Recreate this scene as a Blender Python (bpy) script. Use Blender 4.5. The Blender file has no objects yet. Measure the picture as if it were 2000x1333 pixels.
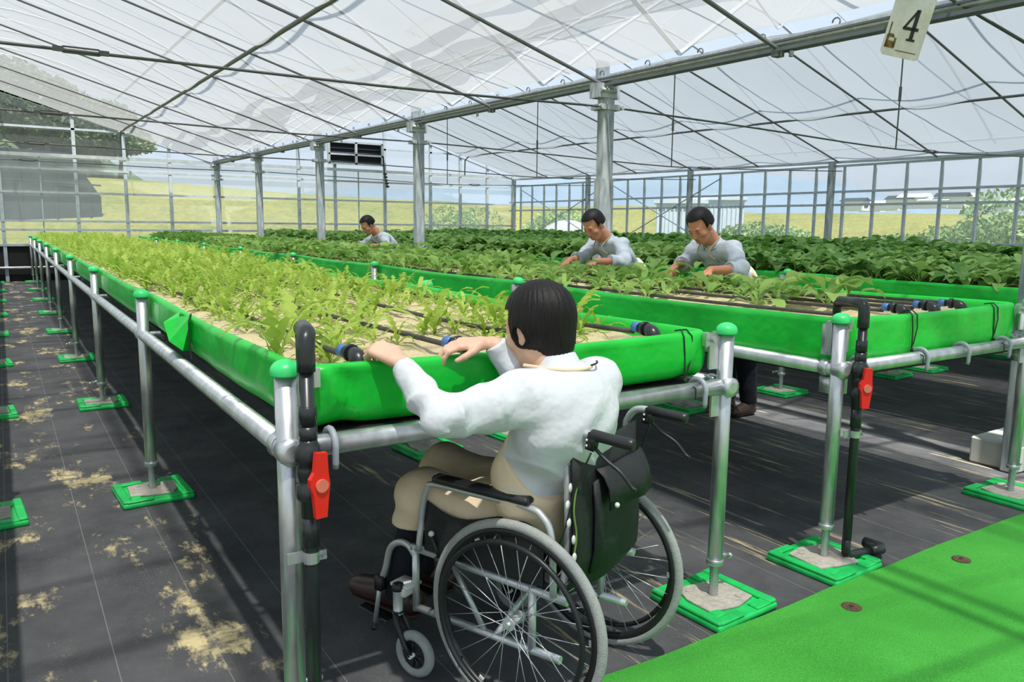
import bpy, math, random
import numpy as np
from mathutils import Vector, Matrix

random.seed(7)
rng = np.random.default_rng(7)
SC = bpy.context.scene
COL = SC.collection
PI = math.pi

# ---------------------------------------------------------------- camera, sky, sun, exposure
cam_d = bpy.data.cameras.new('camera'); cam = bpy.data.objects.new('camera', cam_d); COL.objects.link(cam)
cam_d.sensor_width = 36.0; cam_d.lens = 1529.72 / 2000 * 36.0
cam_d.clip_start = 0.05; cam_d.clip_end = 3000
_yaw, _pitch, _roll = math.radians(33.0245), math.radians(8.4067), math.radians(0.6339)
_cy, _sy, _cp, _sp = math.cos(_yaw), math.sin(_yaw), math.cos(_pitch), math.sin(_pitch)
_F = Vector((_sy*_cp, _cy*_cp, -_sp)); _R = Vector((_cy, -_sy, 0)); _U = _R.cross(_F)
_R2 = math.cos(_roll)*_R + math.sin(_roll)*_U; _U2 = -math.sin(_roll)*_R + math.cos(_roll)*_U
_m = Matrix((_R2, _U2, -_F)).transposed().to_4x4(); _m.translation = Vector((0, 0, 1.45))
cam.matrix_world = _m
SC.camera = cam
SC.view_settings.view_transform = 'Standard'; SC.view_settings.look = 'None'
SC.view_settings.gamma = 1.0; SC.view_settings.use_curve_mapping = False
SC.view_settings.exposure = 0.0
SC.cycles.transparent_max_bounces = 24
SC.cycles.max_bounces = 8
SC.cycles.diffuse_bounces = 4
SC.cycles.transmission_bounces = 6
SC.cycles.sample_clamp_indirect = 6.0

world = bpy.data.worlds.new('sky'); SC.world = world; world.use_nodes = True
wn, wl = world.node_tree.nodes, world.node_tree.links
wn.clear()
w_out = wn.new('ShaderNodeOutputWorld'); w_bg = wn.new('ShaderNodeBackground')
w_tc = wn.new('ShaderNodeTexCoord'); w_sep = wn.new('ShaderNodeSeparateXYZ'); w_ramp = wn.new('ShaderNodeValToRGB')
wl.new(w_tc.outputs['Generated'], w_sep.inputs[0]); wl.new(w_sep.outputs['Z'], w_ramp.inputs[0])
w_ramp.color_ramp.elements[0].position = 0.0; w_ramp.color_ramp.elements[0].color = (0.70, 0.80, 0.92, 1)
w_ramp.color_ramp.elements[1].position = 0.9; w_ramp.color_ramp.elements[1].color = (0.42, 0.62, 0.95, 1)
_e = w_ramp.color_ramp.elements.new(0.35); _e.color = (0.66, 0.81, 0.98, 1)
wl.new(w_ramp.outputs[0], w_bg.inputs[0]); wl.new(w_bg.outputs[0], w_out.inputs[0])
w_bg.inputs[1].default_value = 1.0

sun_d = bpy.data.lights.new('sun', 'SUN'); sun = bpy.data.objects.new('sun', sun_d); COL.objects.link(sun)
sun_d.energy = 11.0; sun_d.angle = math.radians(1.2); sun_d.color = (1.0, 0.965, 0.90)
sun.rotation_euler = Vector((0.11, 0.37, -1.0)).to_track_quat('-Z', 'Y').to_euler()
sun.location = (0, 0, 20)

# ---------------------------------------------------------------- materials
def S(r, g, b):
    f = lambda c: (c/255/12.92) if c/255 <= 0.04045 else ((c/255+0.055)/1.055)**2.4
    return (f(r), f(g), f(b), 1.0)

class NT:
    def __init__(s, name):
        s.m = bpy.data.materials.new(name); s.m.use_nodes = True
        s.n = s.m.node_tree.nodes; s.l = s.m.node_tree.links; s.n.clear()
        s.out = s.n.new('ShaderNodeOutputMaterial')
    def new(s, t, **k):
        o = s.n.new(t)
        for a, v in k.items(): setattr(o, a, v)
        return o
    def coord(s, scale=(1, 1, 1), kind='Object'):
        if kind == 'World':
            c = s.new('ShaderNodeNewGeometry').outputs['Position']
        else:
            c = s.new('ShaderNodeTexCoord').outputs[kind]
        mp = s.new('ShaderNodeMapping'); mp.inputs['Scale'].default_value = scale
        s.l.new(c, mp.inputs[0]); return mp.outputs[0]
    def noise(s, vec, scale, detail=3, rough=.55):
        t = s.new('ShaderNodeTexNoise'); t.inputs['Scale'].default_value = scale
        t.inputs['Detail'].default_value = detail; t.inputs['Roughness'].default_value = rough
        s.l.new(vec, t.inputs['Vector']); return t.outputs['Fac']
    def ramp(s, fac, stops):
        r = s.new('ShaderNodeValToRGB'); cr = r.color_ramp
        cr.elements[0].position = stops[0][0]; cr.elements[0].color = stops[0][1]
        cr.elements[1].position = stops[-1][0]; cr.elements[1].color = stops[-1][1]
        for p, c in stops[1:-1]:
            e = cr.elements.new(p); e.color = c
        s.l.new(fac, r.inputs[0]); return r.outputs[0]
    def mix(s, fac, a, b):
        x = s.new('ShaderNodeMix', data_type='RGBA')
        if isinstance(fac, (int, float)): x.inputs[0].default_value = fac
        else: s.l.new(fac, x.inputs[0])
        for i, v in ((6, a), (7, b)):
            if isinstance(v, tuple): x.inputs[i].default_value = v
            else: s.l.new(v, x.inputs[i])
        return x.outputs[2]
    def math(s, op, a, b=0.0, clamp=False):
        x = s.new('ShaderNodeMath', operation=op); x.use_clamp = clamp
        for i, v in ((0, a), (1, b)):
            if isinstance(v, (int, float)): x.inputs[i].default_value = v
            else: s.l.new(v, x.inputs[i])
        return x.outputs[0]
    def bump(s, h, strength=.3, dist=.01):
        b = s.new('ShaderNodeBump'); b.inputs['Strength'].default_value = strength; b.inputs['Distance'].default_value = dist
        s.l.new(h, b.inputs['Height']); return b.outputs[0]
    def bsdf(s, color, rough=.5, metal=0., spec=.5, normal=None, sub=0.):
        p = s.new('ShaderNodeBsdfPrincipled')
        if isinstance(color, tuple): p.inputs['Base Color'].default_value = color
        else: s.l.new(color, p.inputs['Base Color'])
        if isinstance(rough, (int, float)): p.inputs['Roughness'].default_value = rough
        else: s.l.new(rough, p.inputs['Roughness'])
        p.inputs['Metallic'].default_value = metal
        p.inputs['Specular IOR Level'].default_value = spec
        if sub:
            p.inputs['Subsurface Weight'].default_value = sub; p.inputs['Subsurface Radius'].default_value = (.02, .008, .004)
        if normal is not None: s.l.new(normal, p.inputs['Normal'])
        return p.outputs[0]
    def end(s, sh):
        s.l.new(sh, s.out.inputs[0]); return s.m
    def mixsh(s, fac, a, b):
        x = s.new('ShaderNodeMixShader')
        if isinstance(fac, (int, float)): x.inputs[0].default_value = fac
        else: s.l.new(fac, x.inputs[0])
        s.l.new(a, x.inputs[1]); s.l.new(b, x.inputs[2]); return x.outputs[0]

def plain(name, col, rough=.5, metal=0., spec=.5, var=.12, vs=8., bump=0., bs=60., sub=0.):
    t = NT(name); v = t.coord()
    d = tuple(max(0, c*(1-var)) for c in col[:3])+(1,); l = tuple(min(1, c*(1+var)) for c in col[:3])+(1,)
    c = t.ramp(t.noise(v, vs), [(.3, d), (.7, l)])
    nrm = t.bump(t.noise(v, bs, 4), bump, .01) if bump else None
    return t.end(t.bsdf(c, rough, metal, spec, nrm, sub))

M = {}
M['galv'] = (lambda t: t.end(t.bsdf(t.ramp(t.noise(t.coord((1, 1, .35)), 22, 5), [(.3, (.44, .46, .48, 1)), (.7, (.68, .70, .72, 1))]),
              t.math('ADD', t.math('MULTIPLY', t.noise(t.coord(), 30, 3), .22), .26), .8)))(NT('galvanised_steel'))
M['column'] = (lambda t: t.end(t.bsdf(t.ramp(t.noise(t.coord((1, 1, .25)), 14, 5), [(.3, S(112, 122, 130)), (.7, S(188, 194, 198))]), .45, .45)))(NT('weathered_galvanised_column'))
M['bar'] = plain('dark_roof_bar', S(92, 97, 102), .6, .0)
M['arch'] = plain('pale_roof_arch', S(168, 176, 184), .6, .0)
M['wallbar'] = plain('grey_wall_frame', S(178, 187, 196), .5, .2)
M['alu'] = plain('bright_aluminium', S(200, 206, 210), .35, .6)
M['green'] = None
def _green():
    t = NT('green_vinyl_sheet'); v = t.coord()
    c = t.ramp(t.noise(v, 3.0, 3), [(.3, S(6, 180, 46)), (.7, S(14, 204, 60))])
    sp = t.new('ShaderNodeSeparateXYZ'); t.l.new(t.new('ShaderNodeTexCoord').outputs['Object'], sp.inputs[0])
    low = t.math('LESS_THAN', sp.outputs['Z'], .925)
    scuff = t.math('MULTIPLY', t.math('GREATER_THAN', t.noise(t.coord((.6, .6, 9)), 16, 5, .7), .60), low)
    c = t.mix(t.math('MULTIPLY', scuff, .5), c, S(120, 150, 50))
    n = t.bump(t.noise(v, 6, 3), .35, .03)
    return t.end(t.bsdf(c, .38, 0, .5, n))
M['green'] = _green()
M['cap'] = plain('pale_green_plastic', S(60, 215, 120), .35, var=.05)
M['tray'] = plain('green_recycled_plastic', S(30, 190, 92), .5, var=.22, vs=14)
M['concrete'] = plain('sandy_concrete', S(178, 172, 160), .9, var=.2, vs=40, bump=.4)
M['blackpipe'] = plain('black_polyethylene', S(38, 42, 44), .32, var=.15)
M['hose'] = plain('dusty_black_hose', S(66, 64, 60), .6, var=.3, vs=30)
M['hook'] = plain('grey_plastic', S(160, 166, 176), .45)
M['blue'] = plain('blue_plastic_ring', S(70, 115, 180), .4)
M['red'] = plain('red_plastic', S(225, 30, 28), .35, var=.05)
M['tunnel'] = plain('white_film_sheet', S(150, 154, 158), .6)
M['whitepl'] = plain('white_plastic', S(226, 226, 220), .4)
M['chrome'] = plain('chromed_tube', S(206, 210, 212), .36, .6, var=.06)
M['darkgrey'] = plain('black_moulded_plastic', S(34, 35, 37), .38)
M['tyre'] = plain('grey_rubber_tyre', S(164, 168, 164), .75, var=.08, vs=60, bump=.5, bs=300)
M['blackcloth'] = plain('black_nylon_cloth', S(30, 33, 35), .62, var=.35, vs=9, bump=.5, bs=24)
M['cord'] = plain('dark_elastic_cord', S(24, 46, 26), .7)
M['cable'] = plain('dark_steel_wire', S(82, 86, 88), .5, .4)
M['plate_rust'] = plain('rusty_iron', S(86, 70, 50), .8, var=.4, vs=60)
def _cloth(name, base, ct, cd):
    t = NT(name)
    tr = t.new('ShaderNodeBsdfTransparent'); tr.inputs[0].default_value = (1, 1, 1, 1)
    tl = t.new('ShaderNodeBsdfTranslucent'); tl.inputs[0].default_value = ct
    df = t.new('ShaderNodeBsdfDiffuse'); df.inputs[0].default_value = cd
    w = t.new('ShaderNodeTexWave', wave_type='BANDS', bands_direction='Y'); w.inputs['Scale'].default_value = 16; w.inputs['Distortion'].default_value = 2.5
    w.inputs['Detail'].default_value = 2
    t.l.new(t.coord((1, 1, 1)), w.inputs[0])
    fac = t.math('ADD', t.math('MULTIPLY', w.outputs['Fac'],   .05), base)
    return t.end(t.mixsh(fac, tr.outputs[0], t.mixsh(.35, tl.outputs[0], df.outputs[0])))
M['cloth'] = _cloth('white_mesh_shade_cloth', .665, (.33, .33, .33, 1), (.44, .44, .44, 1))
M['clothfold'] = _cloth('gathered_shade_cloth', .40, (.33, .33, .33, 1), (.44, .44, .44, 1))
M['cloth2'] = _cloth('bluish_white_shade_cloth', .80, (.245, .27, .29, 1), (.38, .41, .43, 1))
def _film(name, tfac, col, rough=.1):
    t = NT(name)
    tr = t.new('ShaderNodeBsdfTransparent'); tr.inputs[0].default_value = (1, 1, 1, 1)
    tl = t.new('ShaderNodeBsdfTranslucent'); tl.inputs[0].default_value = col
    df = t.new('ShaderNodeBsdfDiffuse'); df.inputs[0].default_value = col
    gl = t.new('ShaderNodeBsdfGlossy'); gl.inputs[1].default_value = rough
    a = t.mixsh(.5, tl.outputs[0], df.outputs[0])
    n = t.noise(t.coord((1, 1, 1)), 1.3, 4)
    f = t.math('MULTIPLY', t.math('ADD', n, .5), 1-tfac)
    b = t.mixsh(f, tr.outputs[0], a)
    return t.end(t.mixsh(.04, b, gl.outputs[0]))
M['roofglass'] = _film('clear_roof_film', .93, (.8, .85, .9, 1))
M['wallglass'] = _film('clear_wall_film', .88, (.75, .82, .86, 1))
M['haze'] = _film('hazy_wall_film', .80, (.72, .77, .78, 1))
def _floor():
    t = NT('black_weed_mat')
    v = t.coord((1, 1, 1), 'World')
    base = t.ramp(t.noise(v, 2.2, 5, .65), [(.3, S(56, 58, 62)), (.7, S(94, 94, 96))])
    weave = t.noise(t.coord((1, 14, 1), 'World'), 26, 3)
    base = t.mix(t.math('MULTIPLY', t.math('GREATER_THAN', weave, .62), .25), base, S(104, 102, 98))
    # pale marker threads every 0.3 m along the strips
    sp = t.new('ShaderNodeSeparateXYZ'); t.l.new(v, sp.inputs[0])
    fx = t.math('FRACT', t.math('MULTIPLY', t.math('ADD', sp.outputs['X'], .08), 3.3))
    line = t.math('LESS_THAN', fx, .012)
    base = t.mix(t.math('MULTIPLY', line, .55), base, S(140, 142, 138))
    # spilled sand, drawn out along the aisles
    st = t.noise(t.coord((2.4, 1.0, 1), 'World'), 1.15, 9, .74)
    st2 = t.noise(t.coord((1.0, 2.6, 1), 'World'), 4.0, 7, .75)
    sand = t.math('MULTIPLY', t.ramp(st, [(.545, (0, 0, 0, 1)), (.60, (1, 1, 1, 1))]), t.ramp(st2, [(.36, (0, 0, 0, 1)), (.56, (1, 1, 1, 1))]))
    sand = t.math('MULTIPLY', sand, t.math('LESS_THAN', sp.outputs['X'], .72))
    grit = t.ramp(t.noise(v, 160, 2), [(.63, (0, 0, 0, 1)), (.70, (1, 1, 1, 1))])
    fine = t.ramp(t.noise(v, 1.7, 4), [(.45, (0, 0, 0, 1)), (.7, (.55, .55, .55, 1))])
    streak = t.ramp(t.noise(t.coord((9, .55, 1), 'World'), 2.0, 6, .7), [(.58, (0, 0, 0, 1)), (.66, (.8, .8, .8, 1))])
    # streaks only in the lanes right of the first bed, blotches in the left aisle
    right = t.math('GREATER_THAN', sp.outputs['X'], 1.5)
    sand = t.math('ADD', t.math('MULTIPLY', sand, t.math('SUBTRACT', 1.0, right)), t.math('MULTIPLY', streak, right), True)
    sand = t.math('MAXIMUM', sand, t.math('MULTIPLY', grit, fine))
    c = t.mix(sand, base, S(214, 198, 150))
    n = t.bump(t.noise(t.coord((1, .5, 1), 'World'), 5, 4), .5, .03)
    return t.end(t.bsdf(c, .7, 0, .35, n))
M['floor'] = _floor()
def _turf():
    t = NT('green_artificial_turf'); v = t.coord((1, 1, 1), 'World')
    c = t.ramp(t.noise(v, 240, 3, .7), [(.3, S(34, 124, 34)), (.7, S(120, 222, 104))])
    c2 = t.ramp(t.noise(v, 2.4, 3), [(.3, S(54, 166, 46)), (.7, S(88, 206, 74))])
    c = t.mix(.55, c, c2)
    n = t.bump(t.noise(v, 300, 2), .9, .01)
    return t.end(t.bsdf(c, .8, 0, .2, n))
M['turf'] = _turf()
def _sand():
    t = NT('pale_coarse_sand'); v = t.coord((1, 1, 1), 'World')
    c = t.ramp(t.noise(v, 9, 6, .7), [(.25, S(190, 172, 128)), (.6, S(224, 208, 166))])
    d = t.ramp(t.noise(v, 170, 3, .6), [(.35, S(150, 134, 92)), (.6, S(234, 220, 184))])
    moss = t.ramp(t.noise(t.coord((3, 1, 1), 'World'), 5, 5), [(.58, (0, 0, 0, 1)), (.7, (.5, .5, .5, 1))])
    c = t.mix(moss, t.mix(.5, c, d), S(150, 156, 92))
    n = t.bump(t.noise(v, 90, 4), .8, .012)
    return t.end(t.bsdf(c, .95, 0, .1, n))
M['sand'] = _sand()
def _leaf(name, a, b, trans=.4):
    t = NT(name)
    oi = t.new('ShaderNodeObjectInfo')
    n = t.noise(t.coord((1, 1, 1), 'World'), 7, 2)
    f = t.math('ADD', t.math('MULTIPLY', oi.outputs['Random'], .5), t.math('MULTIPLY', n, .5))
    c = t.ramp(f, [(.2, a), (.75, b)])
    p = t.bsdf(c, .5, 0, .35)
    tl = t.new('ShaderNodeBsdfTranslucent'); t.l.new(c, tl.inputs[0])
    return t.end(t.mixsh(trans, p, tl.outputs[0]))
M['leafA'] = _leaf('light_green_leaf', S(132, 172, 48), S(190, 214, 104), .45)
M['leafB'] = _leaf('mid_green_leaf', S(92, 142, 50), S(156, 190, 100), .4)
M['leafC'] = _leaf('dark_green_leaf', S(76, 128, 50), S(150, 188, 100), .35)
M['leafE'] = _leaf('tree_leaf', S(60, 84, 52), S(112, 134, 82), .3)
M['leafF'] = _leaf('bush_leaf', S(96, 128, 74), S(158, 184, 122), .3)
M['bark'] = plain('bark', S(90, 78, 62), .9)
M['skin'] = plain('skin', S(222, 178, 152), .5, var=.06, vs=12, sub=.12)
M['skin_tan'] = plain('tanned_skin', S(196, 134, 104), .5, var=.08, vs=12, sub=.1)
def _cotton(name, col, bs=.5, fold=.0):
    t = NT(name); v = t.coord()
    d = tuple(c*.93 for c in col[:3])+(1,)
    c = t.ramp(t.noise(v, 5, 3), [(.3, d), (.7, col)])
    h = t.math('ADD', t.noise(v, 9, 3), t.math('MULTIPLY', t.noise(v, 400, 1), .02))
    return t.end(t.bsdf(c, .85, 0, .15, t.bump(h, bs, .03)))
M['shirt'] = _cotton('pale_grey_cotton_shirt', S(214, 218, 222))
M['shirt2'] = _cotton('blue_grey_cotton_shirt', S(184, 193, 203), .6)
M['apron'] = _cotton('beige_cotton_apron', S(238, 216, 184))
M['apron2'] = _cotton('khaki_cotton_apron', S(180, 164, 138), .6)
M['trousers'] = _cotton('dark_trousers', S(36, 38, 46))
def _hair():
    t = NT('black_hair')
    n = t.noise(t.coord((60, 60, 6)), 3.0, 5, .6)
    c = t.ramp(n, [(.3, S(10, 9, 9)), (.75, S(30, 26, 25))])
    return t.end(t.bsdf(c, .5, 0, .28, t.bump(n, .35, .006)))
M['hair'] = _hair()
M['shoe'] = plain('brown_leather', S(62, 44, 40), .35, var=.2)
M['sole'] = plain('dark_sole', S(70, 48, 42), .6)
def _field():
    t = NT('yellow_green_meadow'); v = t.coord((1, 1, 1), 'World')
    c = t.ramp(t.noise(v, .18, 8, .7), [(.3, S(92, 110, 56)), (.5, S(144, 139, 80)), (.7, S(102, 120, 62))])
    d = t.ramp(t.noise(v, 3.2, 5, .8), [(.35, S(74, 92, 48)), (.65, S(146, 142, 86))])
    return t.end(t.bsdf(t.mix(.5, c, d), .95, 0, .1, t.bump(t.noise(v, 6, 4), .8, .2)))
M['field'] = _field()
M['hill'] = plain('haze_tinted_hill', S(104, 122, 138), .95, var=.1, vs=.02)  # haze of distance is put into the blue-grey base colour
M['netting'] = plain('dark_net_house_cloth', S(30, 40, 54), .9, var=.15, vs=.4)
M['paleblue'] = plain('pale_blue_sheet', S(190, 204, 218), .6, var=.05)
M['whitewall'] = plain('white_wall', S(214, 220, 226), .7, var=.08)
M['black'] = plain('black_sheet', S(22, 24, 26), .8)
M['signcard'] = None
def _sign():
    t = NT('stained_white_card'); v = t.coord()
    n = t.noise(v, 9, 5, .7)
    return t.end(t.bsdf(t.ramp(n, [(.35, S(212, 210, 204)), (.62, S(232, 232, 230))]), .5))
M['signcard'] = _sign()
M['ink'] = plain('black_ink', S(38, 42, 48), .6)
M['rust'] = plain('rust_stain', S(122, 102, 62), .8, var=.5, vs=50)

# ---------------------------------------------------------------- mesh helpers
def link(name, me, mat, parent=None, smooth=False):
    o = bpy.data.objects.new(name, me); COL.objects.link(o)
    if mat is not None and not me.materials: me.materials.append(mat)
    if smooth: me.polygons.foreach_set('use_smooth', [True]*len(me.polygons))
    if parent is not None: o.parent = parent
    return o

def frame(d):
    d = d.normalized(); up = Vector((0, 0, 1)) if abs(d.z) < .95 else Vector((1, 0, 0))
    x = up.cross(d).normalized(); return x, d.cross(x).normalized()

class MB:
    def __init__(s, off=(0, 0, 0)):
        s.v = []; s.f = []; s.off = Vector(off)
    def add(s, vs, fs):
        n = len(s.v); s.v += [tuple(Vector(p)-s.off) for p in vs]; s.f += [tuple(i+n for i in f) for f in fs]; return s
    def box(s, c, d, rot=None, bev=0.):
        c = Vector(c); hx, hy, hz = d[0]/2, d[1]/2, d[2]/2
        if bev > 0:
            vs = []
            ring = [(-hx+bev, -hy), (hx-bev, -hy), (hx, -hy+bev), (hx, hy-bev), (hx-bev, hy), (-hx+bev, hy), (-hx, hy-bev), (-hx, -hy+bev)]
            ins = [(max(-hx+bev, min(hx-bev, x)), max(-hy+bev, min(hy-bev, y))) for x, y in ring]
            lv = [(ins, -hz), (ring, -hz+bev), (ring, hz-bev), (ins, hz)]
            for r, z in lv: vs += [Vector((x, y, z)) for x, y in r]
            fs = [tuple(range(7, -1, -1)), tuple(range(24, 32))]
            for k in range(3):
                for i in range(8):
                    j = (i+1) % 8; fs.append((k*8+i, k*8+j, k*8+8+j, k*8+8+i))
        else:
            vs = [Vector((x, y, z)) for z in (-hz, hz) for y in (-hy, hy) for x in (-hx, hx)]
            fs = [(0, 2, 3, 1), (4, 5, 7, 6), (0, 1, 5, 4), (2, 6, 7, 3), (0, 4, 6, 2), (1, 3, 7, 5)]
        if rot is not None: vs = [rot @ p for p in vs]
        return s.add([c+p for p in vs], fs)
    def tube(s, pts, r, n=10, cap=True, closed=False):
        pts = [Vector(p) for p in pts]; m = len(pts)
        rs = r if isinstance(r, (list, tuple)) else [r]*m
        vs = []; x = None
        for i, p in enumerate(pts):
            a = pts[(i-1) % m] if (i > 0 or closed) else p; b = pts[(i+1) % m] if (i < m-1 or closed) else p
            d = (b-a); d = d.normalized() if d.length > 1e-9 else Vector((0, 0, 1))
            if x is None: x, y = frame(d)
            else:
                x = (x - d*x.dot(d)); x = x.normalized() if x.length > 1e-6 else frame(d)[0]; y = d.cross(x)
            vs += [p + (x*math.cos(2*PI*k/n) + y*math.sin(2*PI*k/n))*rs[i] for k in range(n)]
        fs = []
        for i in range(m if closed else m-1):
            j = (i+1) % m
            for k in range(n):
                l = (k+1) % n; fs.append((i*n+k, i*n+l, j*n+l, j*n+k))
        if cap and not closed:
            fs.append(tuple(range(n-1, -1, -1))); fs.append(tuple((m-1)*n+k for k in range(n)))
        return s.add(vs, fs)
    def cyl(s, a, b, r, n=12, r2=None): return s.tube([a, b], [r, r if r2 is None else r2], n)
    def lathe(s, base, axis, prof, n=16):
        """prof: (radius, distance along axis)"""
        base = Vector(base); axis = Vector(axis).normalized()
        return s.tube([base+axis*h for _, h in prof], [max(1e-4, r) for r, _ in prof], n)
    def sphere(s, c, r, n=12, m=8, sc=(1, 1, 1), half=False):
        c = Vector(c); vs = []; fs = []; top = m//2 if half else m
        for j in range(top+1):
            th = PI*j/m
            for k in range(n):
                vs.append(c+Vector((r*sc[0]*math.sin(th)*math.cos(2*PI*k/n), r*sc[1]*math.sin(th)*math.sin(2*PI*k/n), r*sc[2]*math.cos(th))))
        for j in range(top):
            for k in range(n):
                l = (k+1) % n; fs.append((j*n+k, (j+1)*n+k, (j+1)*n+l, j*n+l))
        return s.add(vs, fs)
    def prism(s, poly, h, org, ex, ey):
        """2-D outline swept by h along ex x ey"""
        ex = Vector(ex).normalized(); ey = Vector(ey).normalized(); nz = ex.cross(ey); org = Vector(org); n = len(poly)
        vs = [org+ex*a+ey*b for a, b in poly]+[org+ex*a+ey*b+nz*h for a, b in poly]
        fs = [tuple(range(n-1, -1, -1)), tuple(range(n, 2*n))]+[(i, (i+1) % n, n+(i+1) % n, n+i) for i in range(n)]
        return s.add(vs, fs)
    def build(s, name, mat, parent=None, smooth=False, world=True):
        me = bpy.data.meshes.new(name); me.from_pydata(s.v, [], s.f); me.update()
        if smooth:
            me.polygons.foreach_set('use_smooth', [len(p.vertices) < 6 for p in me.polygons])
        if world and parent is not None:
            off = root_of(parent)
            if off is not None: me.transform(Matrix.Translation(-off))
        return link(name, me, mat, parent)

def root_of(o):
    while o.parent is not None: o = o.parent
    if o.type == 'EMPTY' and not o.get('_local'): return Vector(o.location)
    return None

def arc(c, e1, e2, r, a0, a1, n=8):
    c = Vector(c); e1 = Vector(e1); e2 = Vector(e2)
    return [c+e1*r*math.cos(a0+(a1-a0)*i/n)+e2*r*math.sin(a0+(a1-a0)*i/n) for i in range(n+1)]

def bez(ps, n=10):
    """smooth polyline through points (Catmull-Rom)"""
    ps = [Vector(p) for p in ps]; q = [ps[0]*2-ps[1]]+ps+[ps[-1]*2-ps[-2]]; out = []
    for i in range(1, len(q)-2):
        for k in range(n):
            t = k/n; a, b, c, d = q[i-1:i+3]
            out.append(.5*((2*b)+(c-a)*t+(2*a-5*b+4*c-d)*t*t+(-a+3*b-3*c+d)*t**3))
    return out+[ps[-1]]

def thing(name, label, cat, loc=(0, 0, 0), rotz=0., group=None, local=False):
    o = bpy.data.objects.new(name, None); COL.objects.link(o); o.empty_display_size = .1
    o.location = loc; o.rotation_euler = (0, 0, rotz); o['label'] = label; o['category'] = cat
    if group: o['group'] = group
    if local: o['_local'] = 1
    return o
def tag(o, label, cat, group=None, kind=None):
    if label: o['label'] = label
    if cat: o['category'] = cat
    if group: o['group'] = group
    if kind: o['kind'] = kind
    return o
def struct(name, loc=(0, 0, 0)):
    o = bpy.data.objects.new(name, None); COL.objects.link(o); o.location = loc; o['kind'] = 'structure'; return o
def copy_tree(o, parent=None):
    c = o.copy(); COL.objects.link(c)
    if parent is not None: c.parent = parent
    for ch in list(o.children): copy_tree(ch, c)
    return c
# ================================================================ SETTING
GX, RX0, RX1, WX, BY = 4.9, -0.1, 9.6, 14.3, 22.0      # gutter, ridges, right wall, back wall
SL = 0.30
def gz(y): return 2.70 + 0.0125*(y-2.3)
def under(x, y):
    """height of the rafters carrying the cloth"""
    g = gz(y)
    if x <= RX0: return g + SL*(x+5.1)
    if x <= GX: return g + SL*(GX-x)
    if x <= RX1: return g + SL*(x-GX)
    return g + SL*(WX-x)

floor = MB().box((4.1, 8.9, -.02), (20.6, 26.4, .04)).build('floor', M['floor']); tag(floor, None, None, kind='structure')
g = MB()
N = 60
def ground_h(x, y):
    # flat beside the house, then a grassy bank
    dx = max(0, x-WX-14); dy = max(0, y-BY-16); d = math.hypot(dx, dy)
    am = 2.9+1.5*min(1, dy/(dx+dy+1e-6))
    b = am/(1+math.exp(-(d-9)/2.5)) - am/(1+math.exp(9/2.5))
    if x < -60 or y < -40: b = 0
    return max(-.05, b*(.85+.25*math.sin(x*.11+1)*math.cos(y*.09))) - .06
xs = [-400, -200, -120, -80]+[-60+2.5*i for i in range(70)]+[125, 160, 220, 300, 420]; ys = [-200, -60, -30]+[-20+2.5*i for i in range(52)]+[120, 160, 220, 320, 420]
vs = [(x, y, ground_h(x, y)) for y in ys for x in xs]; nx = len(xs)
g.add(vs, [(j*nx+i, j*nx+i+1, (j+1)*nx+i+1, (j+1)*nx+i) for j in range(len(ys)-1) for i in range(nx-1)])
go = g.build('ground', M['field'], smooth=True); tag(go, None, None, kind='structure')

# ---- columns of the gutter line and of the walls
def column(x, y, z1, w, label, group=None, collar=True):
    t = thing('steel_column', label, 'column', (x, y, 0), group=group)
    MB().box((x, y, z1/2), (w, w, z1), bev=w*.12).build('shaft', M['column'], t)
    if collar:
        MB().box((x, y, 2.56), (w*1.9, w*1.25, .05)).cyl((x-w*1.0, y-w*.5, 2.56), (x-w*1.0, y-w*.8, 2.56), .02, 8).cyl((x+w*1.0, y-w*.5, 2.56), (x+w*1.0, y-w*.8, 2.56), .02, 8).build('collar', M['column'], t)
        MB().box((x-.02, y, z1-.06), (w*2.0, w*1.15, .13)).box((x+.0, y+w*.5, z1+.08), (w*1.1, .04, .30)).cyl((x-w*1.05, y-w*.62, z1-.06), (x+w*.4, y-w*.62, z1-.06), .022, 8).build('gutter_bracket', M['column'], t)
    return t
colnames = ['grey steel column at the right edge of the picture, standing on a concrete block', 'thick steel column in the gutter line behind the stooping worker with the column at his shoulder',
            'steel column just right of the most distant worker', 'steel column third from the right in the central gutter line, left of the most distant worker',
            'thin looking far steel column, second from the far end of the central gutter line', 'farthest steel column of the central gutter line, at the back wall']
for k, y in enumerate([2.20, 5.95, 9.94, 13.93, 17.9, 21.85]):
    xx = GX+.15 if k == 0 else GX
    c = column(xx, y, gz(y)+.02, .092 if k == 0 else .125, colnames[k], 'columns of the central gutter line')
    if k == 1:
        MB().box((xx-.085, y-.03, .95), (.045, .09, 1.9)).build('side_channel', M['column'], c)
fb = thing('footing_block', 'white concrete block under the steel column at the right edge', 'block', (5.1, 2.3, 0))
MB().box((5.26, 2.30, .085), (.42, .30, .17), bev=.012).build('block_body', plain('white_concrete', S(172, 172, 166), .8, var=.08), fb)
for k in range(9): MB().box((5.12+.028*k, 2.149, .125), (.014, .004, .012)).build('embossed_mark', M['concrete'], fb)

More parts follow.
